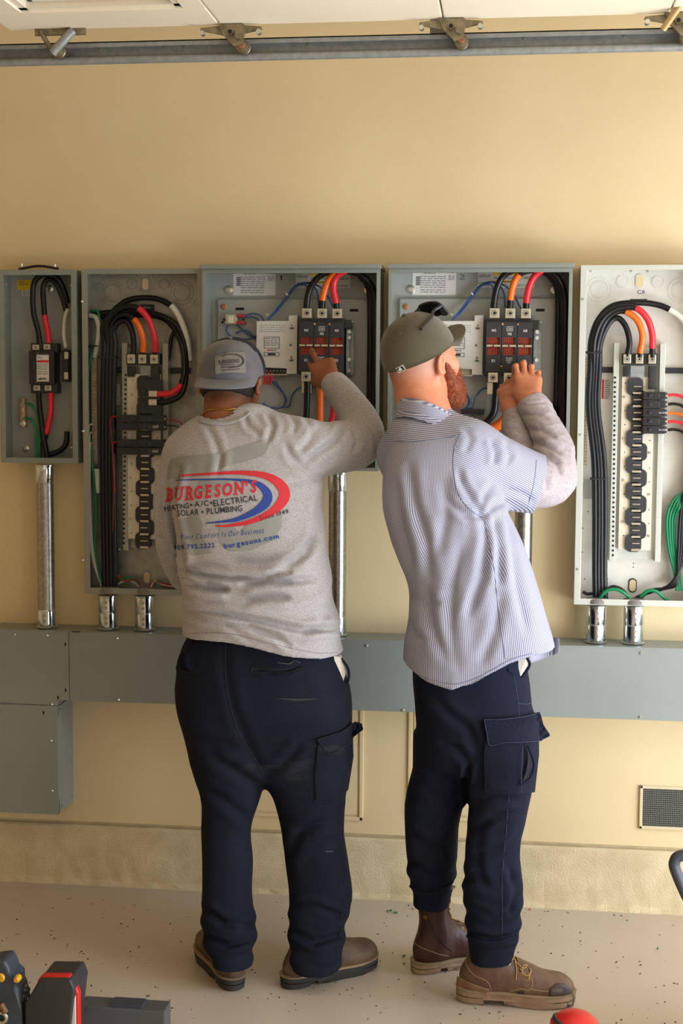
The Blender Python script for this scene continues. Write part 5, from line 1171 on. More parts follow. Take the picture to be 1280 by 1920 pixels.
# sleeve rings of fine wrinkles along the forearm
ax = nrm(W(618, 714, -.245)-W(680, 800, -.38)); P = P+N*(arm*np.clip((820-yy)/60, 0, 1)*.0016*np.sin((P@ax)*420+3*np.sin(P@np.array([40., 10, 30.]))))[:, None]
F1 = [([(346, 1072), (380, 1081), (430, 1086), (500, 1083), (543, 1075)], .018, 5), ([(350, 1096), (385, 1105), (430, 1108)], .011, 6), ([(455, 1097), (500, 1092), (545, 1091), (590, 1086)], .011, 6), ([(462, 1128), (505, 1122), (545, 1122)], .007, 6),
      ([(350, 1150), (420, 1155), (500, 1168), (570, 1182), (640, 1178)], .016, 6), ([(354, 1161), (420, 1172), (470, 1178), (520, 1195), (545, 1212)], .010, 5), ([(420, 1172), (450, 1190), (470, 1200)], .003, 5),
      ([(600, 902), (580, 890), (548, 862), (532, 838)], .007, 6), ([(606, 915), (598, 960), (590, 1010), (560, 1050), (515, 1078)], .006, 8), ([(592, 1000), (575, 1040), (540, 1060)], .004, 6),
      ([(640, 800), (628, 825), (600, 846), (570, 866)], .010, 6), ([(662, 808), (668, 830), (660, 850)], .006, 5), ([(596, 800), (575, 830), (560, 850)], .004, 6), ([(692, 800), (704, 822), (705, 845)], .005, 4),
      ([(455, 782), (462, 800), (486, 818)], .004, 5), ([(500, 778), (510, 800), (500, 832)], .005, 5), ([(540, 776), (552, 796), (548, 815)], .003, 5), ([(385, 800), (400, 825), (412, 860), (408, 890)], .004, 6), ([(568, 782), (580, 800), (584, 815)], .004, 5),
      ([(335, 880), (322, 940), (328, 990), (342, 1040), (345, 1075)], .012, 6), ([(312, 900), (300, 950), (305, 985)], .004, 5), ([(300, 1010), (320, 1030), (338, 1050)], .006, 5), ([(305, 1060), (325, 1062), (342, 1075)], .006, 5), ([(560, 1200), (600, 1175), (625, 1120)], .004, 7), ([(540, 905), (590, 900), (640, 880)], .004, 7)]
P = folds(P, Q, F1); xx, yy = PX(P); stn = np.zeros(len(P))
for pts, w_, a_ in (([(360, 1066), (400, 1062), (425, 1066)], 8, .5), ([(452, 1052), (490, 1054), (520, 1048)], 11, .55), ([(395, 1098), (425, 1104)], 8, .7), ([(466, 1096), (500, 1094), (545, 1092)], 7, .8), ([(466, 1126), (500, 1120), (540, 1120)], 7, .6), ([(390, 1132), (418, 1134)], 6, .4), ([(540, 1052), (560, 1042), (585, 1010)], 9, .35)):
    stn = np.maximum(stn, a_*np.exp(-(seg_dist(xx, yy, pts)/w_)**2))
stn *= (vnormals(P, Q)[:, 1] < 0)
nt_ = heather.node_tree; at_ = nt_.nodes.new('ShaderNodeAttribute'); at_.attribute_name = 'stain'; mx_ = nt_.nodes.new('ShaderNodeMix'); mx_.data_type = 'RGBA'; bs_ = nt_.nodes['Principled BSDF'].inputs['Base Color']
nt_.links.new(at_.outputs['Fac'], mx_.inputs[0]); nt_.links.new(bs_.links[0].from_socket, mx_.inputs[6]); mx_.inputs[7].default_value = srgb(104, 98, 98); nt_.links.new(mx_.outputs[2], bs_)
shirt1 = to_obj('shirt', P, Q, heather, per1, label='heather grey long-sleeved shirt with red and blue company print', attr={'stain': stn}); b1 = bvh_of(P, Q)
band_on('collar_band', b1, [(372, 793), (395, 797), (425, 796), (450, 788), (466, 776)], [6, 7, 7, 7, 6], heather, shirt1, off=.0015, thick=.001, maxe=6, smooth=True)
seam('hem_seam', b1, [(352, 1192), (430, 1190), (520, 1210), (590, 1224), (638, 1224)], mat('grey_stitch', srgb(146, 140, 138), .9), shirt1, .0009)
# gold necklace
nk = bvh_of(*[np.array(a) for a in (lambda me: ([list(v.co+per1.location) for v in me.vertices], [list(p.vertices) for p in me.polygons]))(per1.data)])
P_ = surf(nk, [(374, 786), (380, 778), (392, 773), (408, 771), (425, 772), (440, 769), (455, 765), (462, 766)], .003)
mb = MB()
for a, b in zip(*(lambda S: (S, S[1:]))(spline([np.array(p) for p in P_], 6))): mb.cyl(a, a+(b-a)*.85, .0019, n=7)
mb.build('necklace', gold_m, per1, label='thin gold chain')
# print on the back
GP = ghost_m
poly_on('faded_letter_print', b1, [(318, 866), (332, 860), (404, 853), (410, 848), (404, 876), (398, 893), (312, 903), (314, 880)], GP, shirt1, off=.0009)
poly_on('faded_letter_print', b1, [(424, 848), (505, 822), (501, 843), (492, 856), (470, 864), (420, 877), (408, 884), (412, 862)], GP, shirt1, off=.0009)
poly_on('faded_letter_print', b1, [(335, 978), (372, 970), (380, 985), (378, 1008), (398, 1040), (360, 1044), (342, 1020)], GP, shirt1, off=.0009)
poly_on('faded_letter_print', b1, [(410, 986), (438, 990), (450, 1000), (470, 978), (486, 975), (484, 955), (508, 950), (530, 948), (528, 990), (512, 1015), (470, 1034), (430, 1036), (412, 1020)], GP, shirt1, off=.0009)
poly_on('faded_letter_print', b1, [(372, 905), (430, 902), (425, 918), (372, 925)], GP, shirt1, off=.0009)
band_on('red_swoosh', b1, [(334, 896), (400, 891), (455, 889), (500, 895), (527, 913), (532, 935), (510, 961), (470, 980), (430, 988), (404, 989)], [3, 5, 8, 13, 19, 20, 14, 9, 5, 2.5], logo_red, shirt1, off=.0016)
band_on('blue_swoosh', b1, [(328, 904), (390, 902), (440, 902), (480, 908), (500, 926), (498, 944), (478, 961), (445, 976), (415, 981), (386, 984)], [1.5, 3, 4, 9, 16, 18, 13, 8, 4, 1.5], logo_blue, shirt1, off=.0013)
ang = -.20
def curve_text(s, x0, y0, x1, y1, h0, h1, m, bold, shear, name, sag=0., serif=False, widths=None):
    """letters set one by one along a rising line, growing or shrinking on the way"""
    adv = []; 
    for ch in s:
        if ch == ' ': adv.append((None, .35)); continue
        v, f, wh = textmesh(ch, bold, shear); adv.append((ch, wh[0]+.12))
    tot = sum(a for _, a in adv); hh = textmesh('E', bold, shear)[2][1]; x = 0.; V = []; Fc = []
    base = textmesh('x', bold, shear)
    for ch, a in adv:
        t = (x+a/2)/tot; x += a
        if ch is None: continue
        v, f, wh = textmesh(ch, bold, shear); kx = math.hypot(x1-x0, y1-y0)/tot; ky = (h0+(h1-h0)*t)/hh; cx = x0+(x1-x0)*t; cyy = y0+(y1-y0)*t+sag*4*t*(1-t); an = math.atan2(y1-y0+sag*4*(1-2*t), x1-x0); ca, sa = math.cos(an), math.sin(an)
        dy = 0.
        if ch in "'": dy = (hh-wh[1])/2
        elif ch in '.': dy = -(hh-wh[1])/2
        elif ch in 'aceimnorsuvxz': dy = -(hh-wh[1])/2
        elif ch in 'gpy': dy = -(hh-wh[1])/2-.2
        g = list(v); fc = list(f)
        if serif and ch.isalpha():
            def bar(xa, yy_, w=.16): n0 = len(g); g.extend([(xa-w, yy_-.055), (xa+w, yy_-.055), (xa+w, yy_+.055), (xa-w, yy_+.055)]); fc.append((n0, n0+1, n0+2, n0+3))
            tp = wh[1]/2-.03; sh = shear*wh[1]*.5
            if ch in 'BRE': bar(-wh[0]/2+.1+sh*1.6, tp); bar(-wh[0]/2+.1, -tp)
            if ch in 'R': bar(wh[0]/2-.12, -tp)
            if ch in 'U': bar(-wh[0]/2+.22, tp); bar(wh[0]/2-.08, tp)
            if ch in 'N': bar(-wh[0]/2+.1, -tp); bar(wh[0]/2-.08, tp); bar(-wh[0]/2+.2, tp, .1)
        n0 = len(V)
        for a_, b_ in g:
            X_ = a_*kx; Y_ = -(b_+dy)*ky; V.append((cx+X_*ca-Y_*sa, cyy+X_*sa+Y_*ca))
        Fc += [tuple(i+n0 for i in ff) for ff in fc]
    return onsurf(name, b1, V, Fc, m, shirt1, off=.0019, maxe=6.)
curve_text("BURGESON'S", 309, 932, 483, 913, 25, 23, logo_red, .03, .25, 'company_lettering', sag=1.5, serif=True)
curve_text('HEATING', 308, 958, 355, 951, 10, 10, logo_dark, .012, 0, 'trade_lettering'); curve_text('A/C', 364, 949, 392, 946, 10, 10, logo_dark, .012, 0, 'trade_lettering'); curve_text('ELECTRICAL', 399, 947, 483, 935, 12, 11, logo_dark, .012, 0, 'trade_lettering')
curve_text('SOLAR', 332, 966, 374, 963, 11, 11, logo_dark, .012, 0, 'trade_lettering'); curve_text('PLUMBING', 387, 962, 455, 955, 11, 11, logo_dark, .012, 0, 'trade_lettering')
for cx, cyy in ((359, 950), (396, 946), (380, 963)): poly_on('bullet', b1, [(cx+2.2*math.cos(a), cyy+2.2*math.sin(a)) for a in np.linspace(0, 5.5, 8)], logo_dark, shirt1, off=.0019)
curve_text('Since 1949', 486, 975, 541, 960, 8, 8, logo_dark, .004, .1, 'since_lettering', sag=-1)
curve_text('Your Comfort Is Our Business', 340, 1011, 496, 996, 9, 10, logo_blue, -.004, .5, 'motto_lettering', sag=1)
curve_text('909.792.2222', 326, 1031, 404, 1025, 8.5, 8.5, logo_blue, .02, 0, 'phone_lettering'); curve_text('burgesons.com', 420, 1027, 524, 1006, 9.5, 9.5, logo_blue, .024, 0, 'web_lettering', sag=1)
# trousers
def trousers(per, hip, La, Lb, m, lab, seed, flds, extra=None, bunch=()):
    lo = W(300 if per is per1 else 730, 1850, -.86); hi = W(720 if per is per1 else 1060, 1180, -.35)
    fd = Field(lo-[0, 0, .02], hi+[.0, .1, .02], .0046); fd.loft(hip, .03, pw=2.4); fd.loft(La, .03, pw=2.4); fd.loft(Lb, .03, pw=2.4)
    P, Q = fd.mesh(0, 2); Q = orient(P, Q); N = vnormals(P, Q); P = P+N*wav(P, seed, (10, 10, 11), .010)[:, None]; x, y = PX(P)
    for (cx, ytop, ybot) in bunch:   # stacked folds above the boots
        k = np.clip((y-ytop)/40, 0, 1)*np.clip((ybot+10-y)/12, 0, 1)*(np.abs(x-cx) < 75); P = P+N*(k*(.0036*np.sin(y*.16+1.4*np.sin(x*.045+cx)+P[:, 1]*26)))[:, None]
    P = folds(P, Q, flds); t = to_obj('trousers', P, Q, m, per, label=lab); return t, bvh_of(P, Q)
F1t = [([(498, 1452), (470, 1400), (440, 1330), (425, 1260), (424, 1220)], .003, 9), ([(498, 1452), (530, 1440), (570, 1400)], .006, 8), ([(385, 1480), (420, 1500), (475, 1540)], .006, 9), ([(540, 1620), (570, 1560), (610, 1540)], .006, 9), ([(652, 1500), (630, 1540), (560, 1560)], .006, 8), ([(400, 1420), (450, 1450), (492, 1480)], .007, 9),
       ([(390, 1705), (430, 1735), (484, 1738)], .008, 6), ([(395, 1760), (440, 1775), (486, 1762)], .008, 5), ([(552, 1745), (600, 1768), (655, 1750)], .008, 6), ([(550, 1700), (600, 1700), (655, 1720)], .006, 6), ([(346, 1230), (342, 1250), (352, 1262)], .012, 4), ([(480, 1256), (510, 1262), (540, 1259), (566, 1250)], .006, 4), ([(350, 1380), (400, 1400), (450, 1400)], .004, 9)]
tr1, bt1 = trousers(per1, T1_hip, L1a, L1b, navy1, 'dusty dark navy work trousers', 31, F1t, bunch=((438, 1690, 1815), (605, 1690, 1815)))
def pocket_flap(b, tr, pts, m, st_, th=.006): o = poly_on('pocket_flap', b, pts, m, tr, off=.001, thick=th, maxe=9, smooth=False); seam('flap_stitching', b, pts[:1]+pts[1:]+pts[:1], st_, o, .0009, th+.003); return o
poly_on('cargo_pocket', bt1, [(601, 1390), (662, 1370), (664, 1420), (655, 1480), (640, 1500), (598, 1500), (596, 1450)], navy1, tr1, off=.001, thick=.004, maxe=10)
pocket_flap(bt1, tr1, [(598, 1384), (640, 1370), (664, 1354), (677, 1358), (680, 1368), (664, 1380), (645, 1398), (622, 1412), (610, 1400)], navy1, stitch_m)
seam('pocket_seam', bt1, [(601, 1392), (597, 1450), (597, 1500), (625, 1502)], stitch_m, tr1); seam('side_seam', bt1, [(652, 1500), (650, 1560), (645, 1640), (648, 1700), (640, 1790)], stitch_m, tr1)
seam('back_seam', bt1, [(425, 1212), (428, 1290), (450, 1370), (480, 1420), (498, 1450)], stitch_m, tr1)
for p in ([(478, 1254), (476, 1262), (510, 1264), (545, 1262), (570, 1252)], [(478, 1254), (500, 1256), (540, 1256), (568, 1248)]): seam('welt_pocket_seam', bt1, p, stitch_m, tr1, .0015)
seam('welt_pocket_seam', bt1, [(344, 1262), (360, 1264), (384, 1262)], stitch_m, tr1)
band_on('dust_mark', bt1, [(526, 1311), (560, 1313), (600, 1311)], [1, 4, 1], mat('dust_smear', srgb(46, 48, 52), .9), tr1, off=.0006)
band_on('paint_mark', bt1, [(524, 1244), (545, 1246), (556, 1240), (566, 1244)], [1, 1.6, 1.2, .8], mat('old_paint_mark', srgb(96, 98, 98), .9), tr1, off=.0008); band_on('paint_mark', bt1, [(618, 1597), (632, 1596)], [1.2, .8], MATS['old_paint_mark'], tr1, off=.0008)
a, b, c, d = [W(px, py, -.61) for px, py in ((634, 1236), (652, 1242), (650, 1275), (638, 1292))]
mb = MB(); n_ = [mb.bm.verts.new(Vector(p)+Vector((0, o, 0))) for o in (-.014, .02) for p in (W(630, 1228, -.64), W(641, 1230, -.63), W(650, 1262, -.63), W(648, 1278, -.63), W(640, 1288, -.64), W(636, 1262, -.64))]
mb.bm.faces.new(n_[:6]); mb.bm.faces.new(n_[6:][::-1]); [mb.bm.faces.new((n_[i], n_[(i+1) % 6], n_[6+(i+1) % 6], n_[6+i])) for i in range(6)]; mb.build('pocket_lining', lining_m, tr1, False, label='pale lining of the gaping side pocket')
MB().tube([W(642, 1234, -.625), W(655, 1252, -.625), W(657, 1272, -.625), W(648, 1292, -.635)], .0035).build('pocket_edge', navy1, tr1)
# boots
bo, bb, _ = boot(per1, (-.698, -.742), (-.47, .88), 'worn brown boot with dark wedge sole', leather1, soleblk, .0, L=.29, sole_h=.036)
bo, bb, _ = boot(per1, (-.583, -.705), (.76, .65), 'worn brown boot with dark wedge sole', leather1, soleblk, .0, L=.3, sole_h=.036)
seam('upper_seam', bb, [(600, 1800), (612, 1835)], stitch_m, bo); 
# cap worn backwards
cc = W(431, 703, -.472)
cap1, bc1, fc1 = cap_build(per1, cc, (-.07, -.97, -.20), (0, -.17, 1), .0935, .106, .096, denim, navycap, .062, .12, 'grey blue cap worn backwards, with a printed patch', denim, None, bw=1.1)
patch = poly_on('patch', bc1, [(400, 672), (428, 663), (456, 663), (457, 702), (430, 701), (401, 704)], mat('patch_cloth', srgb(122, 116, 110), .8), cap1, off=.0015, thick=.001, maxe=8)
band_on('patch_swoosh', bc1, [(408, 672), (430, 668), (447, 672), (452, 681), (444, 689), (424, 693)], [1, 1.2, 2.2, 3.2, 2, 1], logo_dark, patch, off=.0042)
v_, f_2, w_ = textmesh("BURGESON'S", .02, .2); onsurf('patch_lettering', bc1, [(426+a*38/w_[0], 681-b*7/w_[1]-a*.6) for a, b in v_], f_2, logo_dark, patch, off=.0044)
for y in (687, 691): band_on('patch_lettering', bc1, [(410, y+1), (424, y), (436, y-1)], [1, 1, 1], logo_dark, patch, off=.0042)
band_on('patch_swoosh', bc1, [(414, 697), (430, 696), (446, 694)], [1, 1, 1], logo_dark, patch, off=.0042)

# =================================================================== man in striped shirt
hc2 = W(786, 672, -.52); hf2, hu2 = (.66, .70, .25), (-.1, -.1, 1)
T2_torso = [(768, 768, 842, -.53, .06), (785, 750, 872, -.54, .08), (802, 742, 900, -.55, .10), (825, 733, 915, -.56, .125), (860, 721, 925, -.57, .135), (900, 716, 935, -.58, .14), (950, 717, 950, -.59, .145), (1000, 731, 975, -.60, .15), (1050, 747, 996, -.60, .15), (1100, 764, 1012, -.6, .15), (1150, 766, 1026, -.6, .155), (1200, 760, 1040, -.6, .16), (1250, 756, 1048, -.6, .165), (1300, 758, 1050, -.6, .165), (1350, 758, 1050, -.6, .165)]
T2_hip = [(1215, 776, 985, -.6, .12), (1270, 774, 998, -.6, .135), (1340, 783, 1005, -.6, .14), (1400, 782, 1008, -.6, .13), (1432, 785, 1005, -.6, .11)]
L2a = [(1370, 782, 900, -.565, .11), (1430, 777, 890, -.56, .1), (1480, 767, 884, -.555, .095), (1550, 763, 869, -.545, .088), (1600, 766, 867, -.54, .085), (1640, 770, 863, -.53, .082), (1668, 780, 858, -.52, .075), (1692, 782, 853, -.52, .072)]
L2b = [(1340, 850, 1005, -.63, .115), (1400, 868, 1009, -.635, .11), (1440, 878, 1006, -.64, .105), (1480, 882, 1003, -.645, .1), (1530, 880, 993, -.65, .092), (1575, 878, 984, -.66, .088), (1605, 876, 984, -.665, .088), (1660, 872, 990, -.675, .086), (1700, 877, 989, -.685, .084), (1740, 882, 985, -.69, .08), (1775, 886, 978, -.695, .075), (1797, 888, 974, -.70, .07)]
armR2 = [(W(862, 850, -.60), .080), (W(910, 872, -.555), .084), (W(965, 893, -.49), .080), (W(1020, 908, -.42), .072)]
undR2 = [(W(960, 890, -.50), .060), (W(1010, 905, -.43), .0600), (W(1036, 888, -.38), .061), (W(1035, 835, -.33), .051), (W(1012, 785, -.275), .0425), (W(992, 748, -.235), .0395)]
undL2 = [(W(800, 840, -.48), .058), (W(890, 880, -.38), .055), (W(975, 880, -.32), .05), (W(972, 830, -.27), .042), (W(960, 770, -.2), .034)]
fd = Field(W(690, 1900, -.85)*[1, 1, 0]+[0, 0, .02], W(1110, 570, -.05)+[.03, 0, .04], .0036)
Lh2, fr2 = head_sdf(fd, hc2, hf2, hu2)
fd.cone(Lh2(0, -.03, -.05), W(800, 800, -.56), .063, .074, .03)
fd.loft(T2_torso[1:11], .03, off=-.02); fd.loft(T2_hip, .03, off=-.02); fd.loft(L2a, .02, off=-.022); fd.loft(L2b, .02, off=-.022)
fd.chain(armR2, .012, -.03); fd.chain(undR2, .012, -.012); fd.chain(undL2, .012, -.012)
hand_sdf(fd, W(990, 746, -.232), W(986, 697, -.165), (.1, -.85, .35), (-1, 0, 0), [(-4, 58, 42), (-8, 55, 40), (-2, 60, 42), (12, 62, 40)], 1.0, thumb=(.7, .5, -.7), spread=.07)
hand_sdf(fd, W(957, 765, -.195), W(951, 712, -.135), (-.3, -.75, .2), (1, 0, 0), [(20, 50, 30), (24, 50, 30), (28, 55, 30), (30, 50, 30)], .97, thumb=(.4, .7, -.5), spread=.03)
for o_, d_ in (((-.245, -.555), (.85, .53)), ((-.124, -.70), (1, .02))):
    fd.cone((o_[0]+d_[0]*.05, o_[1]+d_[1]*.05, .06), (o_[0]+d_[0]*.2, o_[1]+d_[1]*.2, .05), .028, .024, .02)
P, Q = fd.mesh(0, 1); Q = orient(P, Q)
lc = np.stack([(P-hc2)@fr2[0], (P-hc2)@fr2[1], (P-hc2)@fr2[2]], 1)
st = np.clip((.045-lc[:, 1])/.03, 0, 1)*np.clip((lc[:, 2]+.06)/.05, 0, 1)*(np.linalg.norm(lc, axis=1) < .17)*(1-np.clip((np.abs(lc[:, 0])-.077)/.003, 0, 1))
per2 = to_obj('person', P, Q, skin2, None, attr={'stubble': st*.8})
tag(per2, 'bearded person in blue striped work shirt and olive cap, both hands raised to the panel', 'person'); eyes(per2, Lh2)
# beard: soft mass plus loose tapering strands
r_, f_, u_ = fr2; M2 = [r_, f_, u_]; fb = Field(hc2-.19, hc2+.19, .0034)
fb.ell(Lh2(0, .055, -.092), (.058, .05, .048), M2, .01); fb.ell(Lh2(0, .082, -.118), (.04, .034, .04), M2, .03)
for s in (-1, 1): fb.cone(Lh2(s*.068, .020, -.02), Lh2(s*.055, .045, -.085), .008, .022, .02); fb.cone(Lh2(s*.024, .098, -.052), Lh2(s*.04, .075, -.085), .008, .014, .012)
fb.cone(Lh2(-.022, .1, -.05), Lh2(.022, .1, -.05), .007, .007, .006); fb.ell(Lh2(0, .1, -.07), (.018, .02, .008), M2, .004, 's')
Pb, Qb = fb.mesh(0, 1); Qb = orient(Pb, Qb); Nb = vnormals(Pb, Qb); Pb = Pb+Nb*wav(Pb, 4, (260, 260, 200), .005)[:, None]
beard = to_obj('beard', Pb, Qb, beard_m, per2, label='full reddish brown beard')
rs = np.random.RandomState(3); idx = rs.choice(len(Pb), 2600); mb = MB()
for i in idx:
    p = Pb[i]-Nb[i]*.002; d = nrm(Nb[i]*.7-u_*.8+f_*.2+rs.randn(3)*.28); l = .008+.012*rs.rand(); a = Vector(p); q = Vector(p+d*l); s = Vector(np.cross(d, rs.randn(3))).normalized()*.0007; t = Vector(np.cross(d, s)).normalized()*.0007
    v = [mb.bm.verts.new(x) for x in (a+s, a-s*.5+t, a-s*.5-t, q)]; [mb.bm.faces.new(f) for f in ((v[0], v[1], v[3]), (v[1], v[2], v[3]), (v[2], v[0], v[3]))]
mb.build('beard_strands', beard_m, beard, False)['kind'] = 'stuff'
# grey undershirt sleeves
def sleeve(ch, seed, cutp, label=None):
    fd = Field(np.min([a for a, _ in ch], 0)-.09, np.max([a for a, _ in ch], 0)+.09, .0042); S = spline([np.array([*a, r]) for a, r in ch], 5)
    for p, q in zip(S, S[1:]): fd.cone(p[:3], q[:3], p[3], q[3], .012)
    n = nrm(np.array(ch[-1][0])-np.array(ch[-2][0])); fd.half(ch[-1][0], n, lo=np.array(ch[-1][0])-.08, hi=np.array(ch[-1][0])+.08)
    P, Q = fd.mesh(0, 2); Q = orient(P, Q); N = vnormals(P, Q); P = P+N*(wav(P, seed, (16, 16, 30), .006)+wav(P, seed+1, tuple(14+abs(n)*75), .0042))[:, None]; return P, Q
P, Q = sleeve(undR2, 8, None); P = folds(P, Q, [([(1022, 850), (1040, 862), (1052, 885)], .006, 5), ([(1010, 862), (1022, 885), (1025, 915)], .006, 5), ([(985, 800), (1010, 802), (1040, 815)], .005, 5), ([(992, 825), (1015, 830), (1050, 845)], .006, 5), ([(975, 775), (1000, 772), (1025, 780)], .004, 4), ([(970, 757), (995, 752), (1018, 750)], .002, 2), ([(1010, 945), (1040, 930), (1062, 905)], .003, 6)])
u1 = to_obj('undershirt_sleeve', P, Q, under_m, per2, label='right grey undershirt sleeve')
P, Q = sleeve(undL2, 9, None); P = folds(P, Q, [([(945, 800), (960, 798), (975, 805)], .004, 4), ([(950, 778), (972, 776)], .002, 2)]); to_obj('undershirt_sleeve', P, Q, under_m, per2, label='left grey undershirt sleeve')
# striped shirt
hem2 = [(700, 1256), (757, 1257), (800, 1278), (850, 1290), (890, 1280), (930, 1258), (962, 1240), (1000, 1229), (1048, 1226), (1100, 1226)]
fd = Field(W(680, 1310, -.85), W(1060, 745, -.25), .0045)
fd.loft(T2_torso, .03, pw=2.4)
S = spline([np.array([*a, r]) for a, r in armR2], 5)
for p, q in zip(S, S[1:]): fd.cone(p[:3], q[:3], p[3], q[3], .02)
fd.cone(W(800, 812, -.56), W(868, 842, -.59), .062, .074, .06); fd.cone(W(775, 818, -.55), W(752, 850, -.5), .06, .058, .05)
fd.cone(W(752, 850, -.5), W(790, 870, -.4), .058, .056, .04)
sl, X, Y, Z = fd.block(fd.lo, fd.lo+fd.h*fd.n); hx = np.array([W(a, b, -.74)[0] for a, b in hem2]); hz = np.array([W(a, b, -.74)[2] for a, b in hem2])
fd.comb(sl, (np.interp(X[:, 0, 0], hx, hz).astype(np.float32)[:, None, None]-Z+0*Y).astype(np.float32)+np.zeros(fd.n, np.float32), 0., 'k')
an = nrm(np.array(armR2[-1][0])-np.array(armR2[-2][0])); cut = W(1011, 903, -.44); fd.half(cut, nrm([.97, .08, -.2]), lo=cut-.13, hi=cut+.13)
P, Q = fd.mesh(0, 2); Q = orient(P, Q); N = vnormals(P, Q); xx, yy = PX(P)
P = P+N*(wav(P, 41, (16, 14, 5), .011)*np.clip((yy-870)/120, .25, 1))[:, None]
F2 = [([(905, 968), (885, 935), (866, 905), (858, 880)], .008, 6), ([(905, 968), (870, 962), (840, 940)], .006, 6), ([(908, 970), (912, 1010), (904, 1080), (880, 1150)], .008, 8), ([(925, 965), (935, 1020), (938, 1090)], .008, 7), ([(950, 962), (962, 1030), (972, 1100), (990, 1180)], .006, 8), ([(905, 965), (925, 945), (950, 935)], .006, 6), ([(900, 962), (905, 930), (925, 900)], .004, 6),
      ([(765, 870), (775, 940), (800, 1010), (806, 1080)], .007, 9), ([(742, 900), (752, 980), (775, 1060)], .005, 9), ([(800, 1100), (812, 1170), (840, 1240)], .006, 10), ([(870, 1010), (850, 1090), (846, 1170), (858, 1250)], .006, 10), ([(940, 1110), (930, 1180), (905, 1240)], .005, 9), ([(830, 900), (838, 960), (820, 1040)], .004, 9),
      ([(918, 822), (928, 845), (925, 868)], .007, 5), ([(945, 826), (955, 850), (950, 870)], .005, 5), ([(870, 800), (880, 820), (872, 845)], .003, 6), ([(1000, 935), (975, 920), (950, 915)], .004, 6), ([(760, 1150), (780, 1190), (800, 1200)], .005, 8), ([(768, 1110), (800, 1130), (830, 1128)], .004, 8)]
P = folds(P, Q, F2); N = vnormals(P, Q)
# stripe coordinate, one per face corner so that seams stay crisp
T = np.array(spline([np.array([W((L+R)/2, py, Yc)[2], *W((L+R)/2, py, Yc)[:2]]) for py, L, R, Yc, b in T2_torso], 6)); T = T[np.argsort(T[:, 0])]
cx = np.interp(P[:, 2], T[:, 0], T[:, 1]); cyv = np.interp(P[:, 2], T[:, 0], T[:, 2])
sb = np.arctan2(P[:, 0]-cx, -(P[:, 1]-cyv))*.175
adir = nrm(np.array([an[0], 0, an[2]])); perp = np.array([-adir[2], 0, adir[0]]); ss = P@perp*1.0+(P[:, 1])*.25; sy = P[:, 2]-.12*P[:, 0]
xf, yf = PX(P[Q].mean(1)); seamx = np.interp(yf, [780, 810, 850, 900, 935, 968], [905, 862, 849, 851, 866, 905]); slv = (xf > seamx) & (yf < 968)
yoke = (~slv) & (yf < np.interp(xf, [720, 750, 800, 850, 900], [828, 828, 824, 817, 812]))
ca = np.where(slv[:, None], ss[Q], np.where(yoke[:, None], sy[Q], sb[Q]))
shirt2 = to_obj('shirt', P, Q, stripe_m, per2, label='untucked white and blue pinstripe work shirt', cattr={'stripe': ca}); b2 = bvh_of(P, Q)
sm = mat('blue_grey_seam', srgb(116, 120, 150), .9)
seam('armhole_seam', b2, [(862, 808), (850, 840), (849, 880), (858, 922), (878, 950), (904, 968)], sm, shirt2, .0011)
seam('yoke_seam', b2, [(732, 826), (770, 827), (810, 822), (852, 815)], sm, shirt2, .0011); seam('hem_seam', b2, [(762, 1250), (802, 1269), (850, 1280), (890, 1271), (930, 1250), (962, 1232), (1000, 1221)], sm, shirt2, .0009)
seam('side_seam', b2, [(908, 972), (925, 1050), (935, 1130), (950, 1232)], sm, shirt2, .0009)
seam('sleeve_hem', b2, [(1004, 858), (1000, 900), (988, 948)], sm, shirt2, .0009)
# collar: folded band standing round the neck, sloping down to the front right
def collar():
    mb = MB(); A = []; n = 30; c0 = W(802, 776, -.55); ax_u = nrm([-.12, -.12, 1.0])
    fw = nrm([.66, .70, -.25]); rt = nrm(np.cross(fw, ax_u))
    for i in range(n+1):
        th = math.pi*(-.86+1.72*i/n); dv = -fw*math.cos(th)+rt*math.sin(th); fall = .018*(1-math.cos(th))
        base = c0+dv*.073-np.array([0, 0, fall*.9])
        prof = [base+dv*.002-ax_u*.018, base+ax_u*.022, base+dv*.004+ax_u*.027, base+dv*.010+ax_u*.022, base+dv*.022-ax_u*.018, base+dv*.027-ax_u*.03-np.array([0, 0, .012*(1-math.cos(th))])]
        A.append([mb.bm.verts.new(p) for p in prof])
    for a, b in zip(A, A[1:]):
        for j in range(5): mb.bm.faces.new((a[j], a[j+1], b[j+1], b[j]))
    return mb
o = collar().build('collar', stripe_m, shirt2)
me = o.data; a_ = me.attributes.new('stripe', 'FLOAT', 'POINT'); a_.data.foreach_set('value', np.array([v.co.z*1.0+.1*v.co.x for v in me.vertices], np.float32))
mod = o.modifiers.new('thick', 'SOLIDIFY'); mod.thickness = .002; mod2 = o.modifiers.new('sub', 'SUBSURF'); mod2.levels = 2; mod2.render_levels = 2
# loose front flap of the shirt at right, its inner side showing
mb = MB(); rows = []
for j in range(7):
    v = j/6; rw = []
    for i in range(9):
        u = i/8; a = W(975+73*u, 1190+(33-2*u)*v+4*u*(1-v), -.62); b = W(995+56*u, 1195+(45-18*u*u)*v, -.45)
        k = math.sin(u*math.pi)*.0; rw.append(mb.bm.verts.new(b+np.array([0, .04*math.sin(u*2.6), 0])))
    rows.append(rw)
for a, b in zip(rows, rows[1:]):
    for i in range(8): mb.bm.faces.new((a[i], a[i+1], b[i+1], b[i]))
o = mb.build('front_flap', stripe_m, shirt2); a_ = o.data.attributes.new('stripe', 'FLOAT', 'POINT'); a_.data.foreach_set('value', np.array([v.co.x+v.co.y for v in o.data.vertices], np.float32)); md = o.modifiers.new('thick', 'SOLIDIFY'); md.thickness = .0016
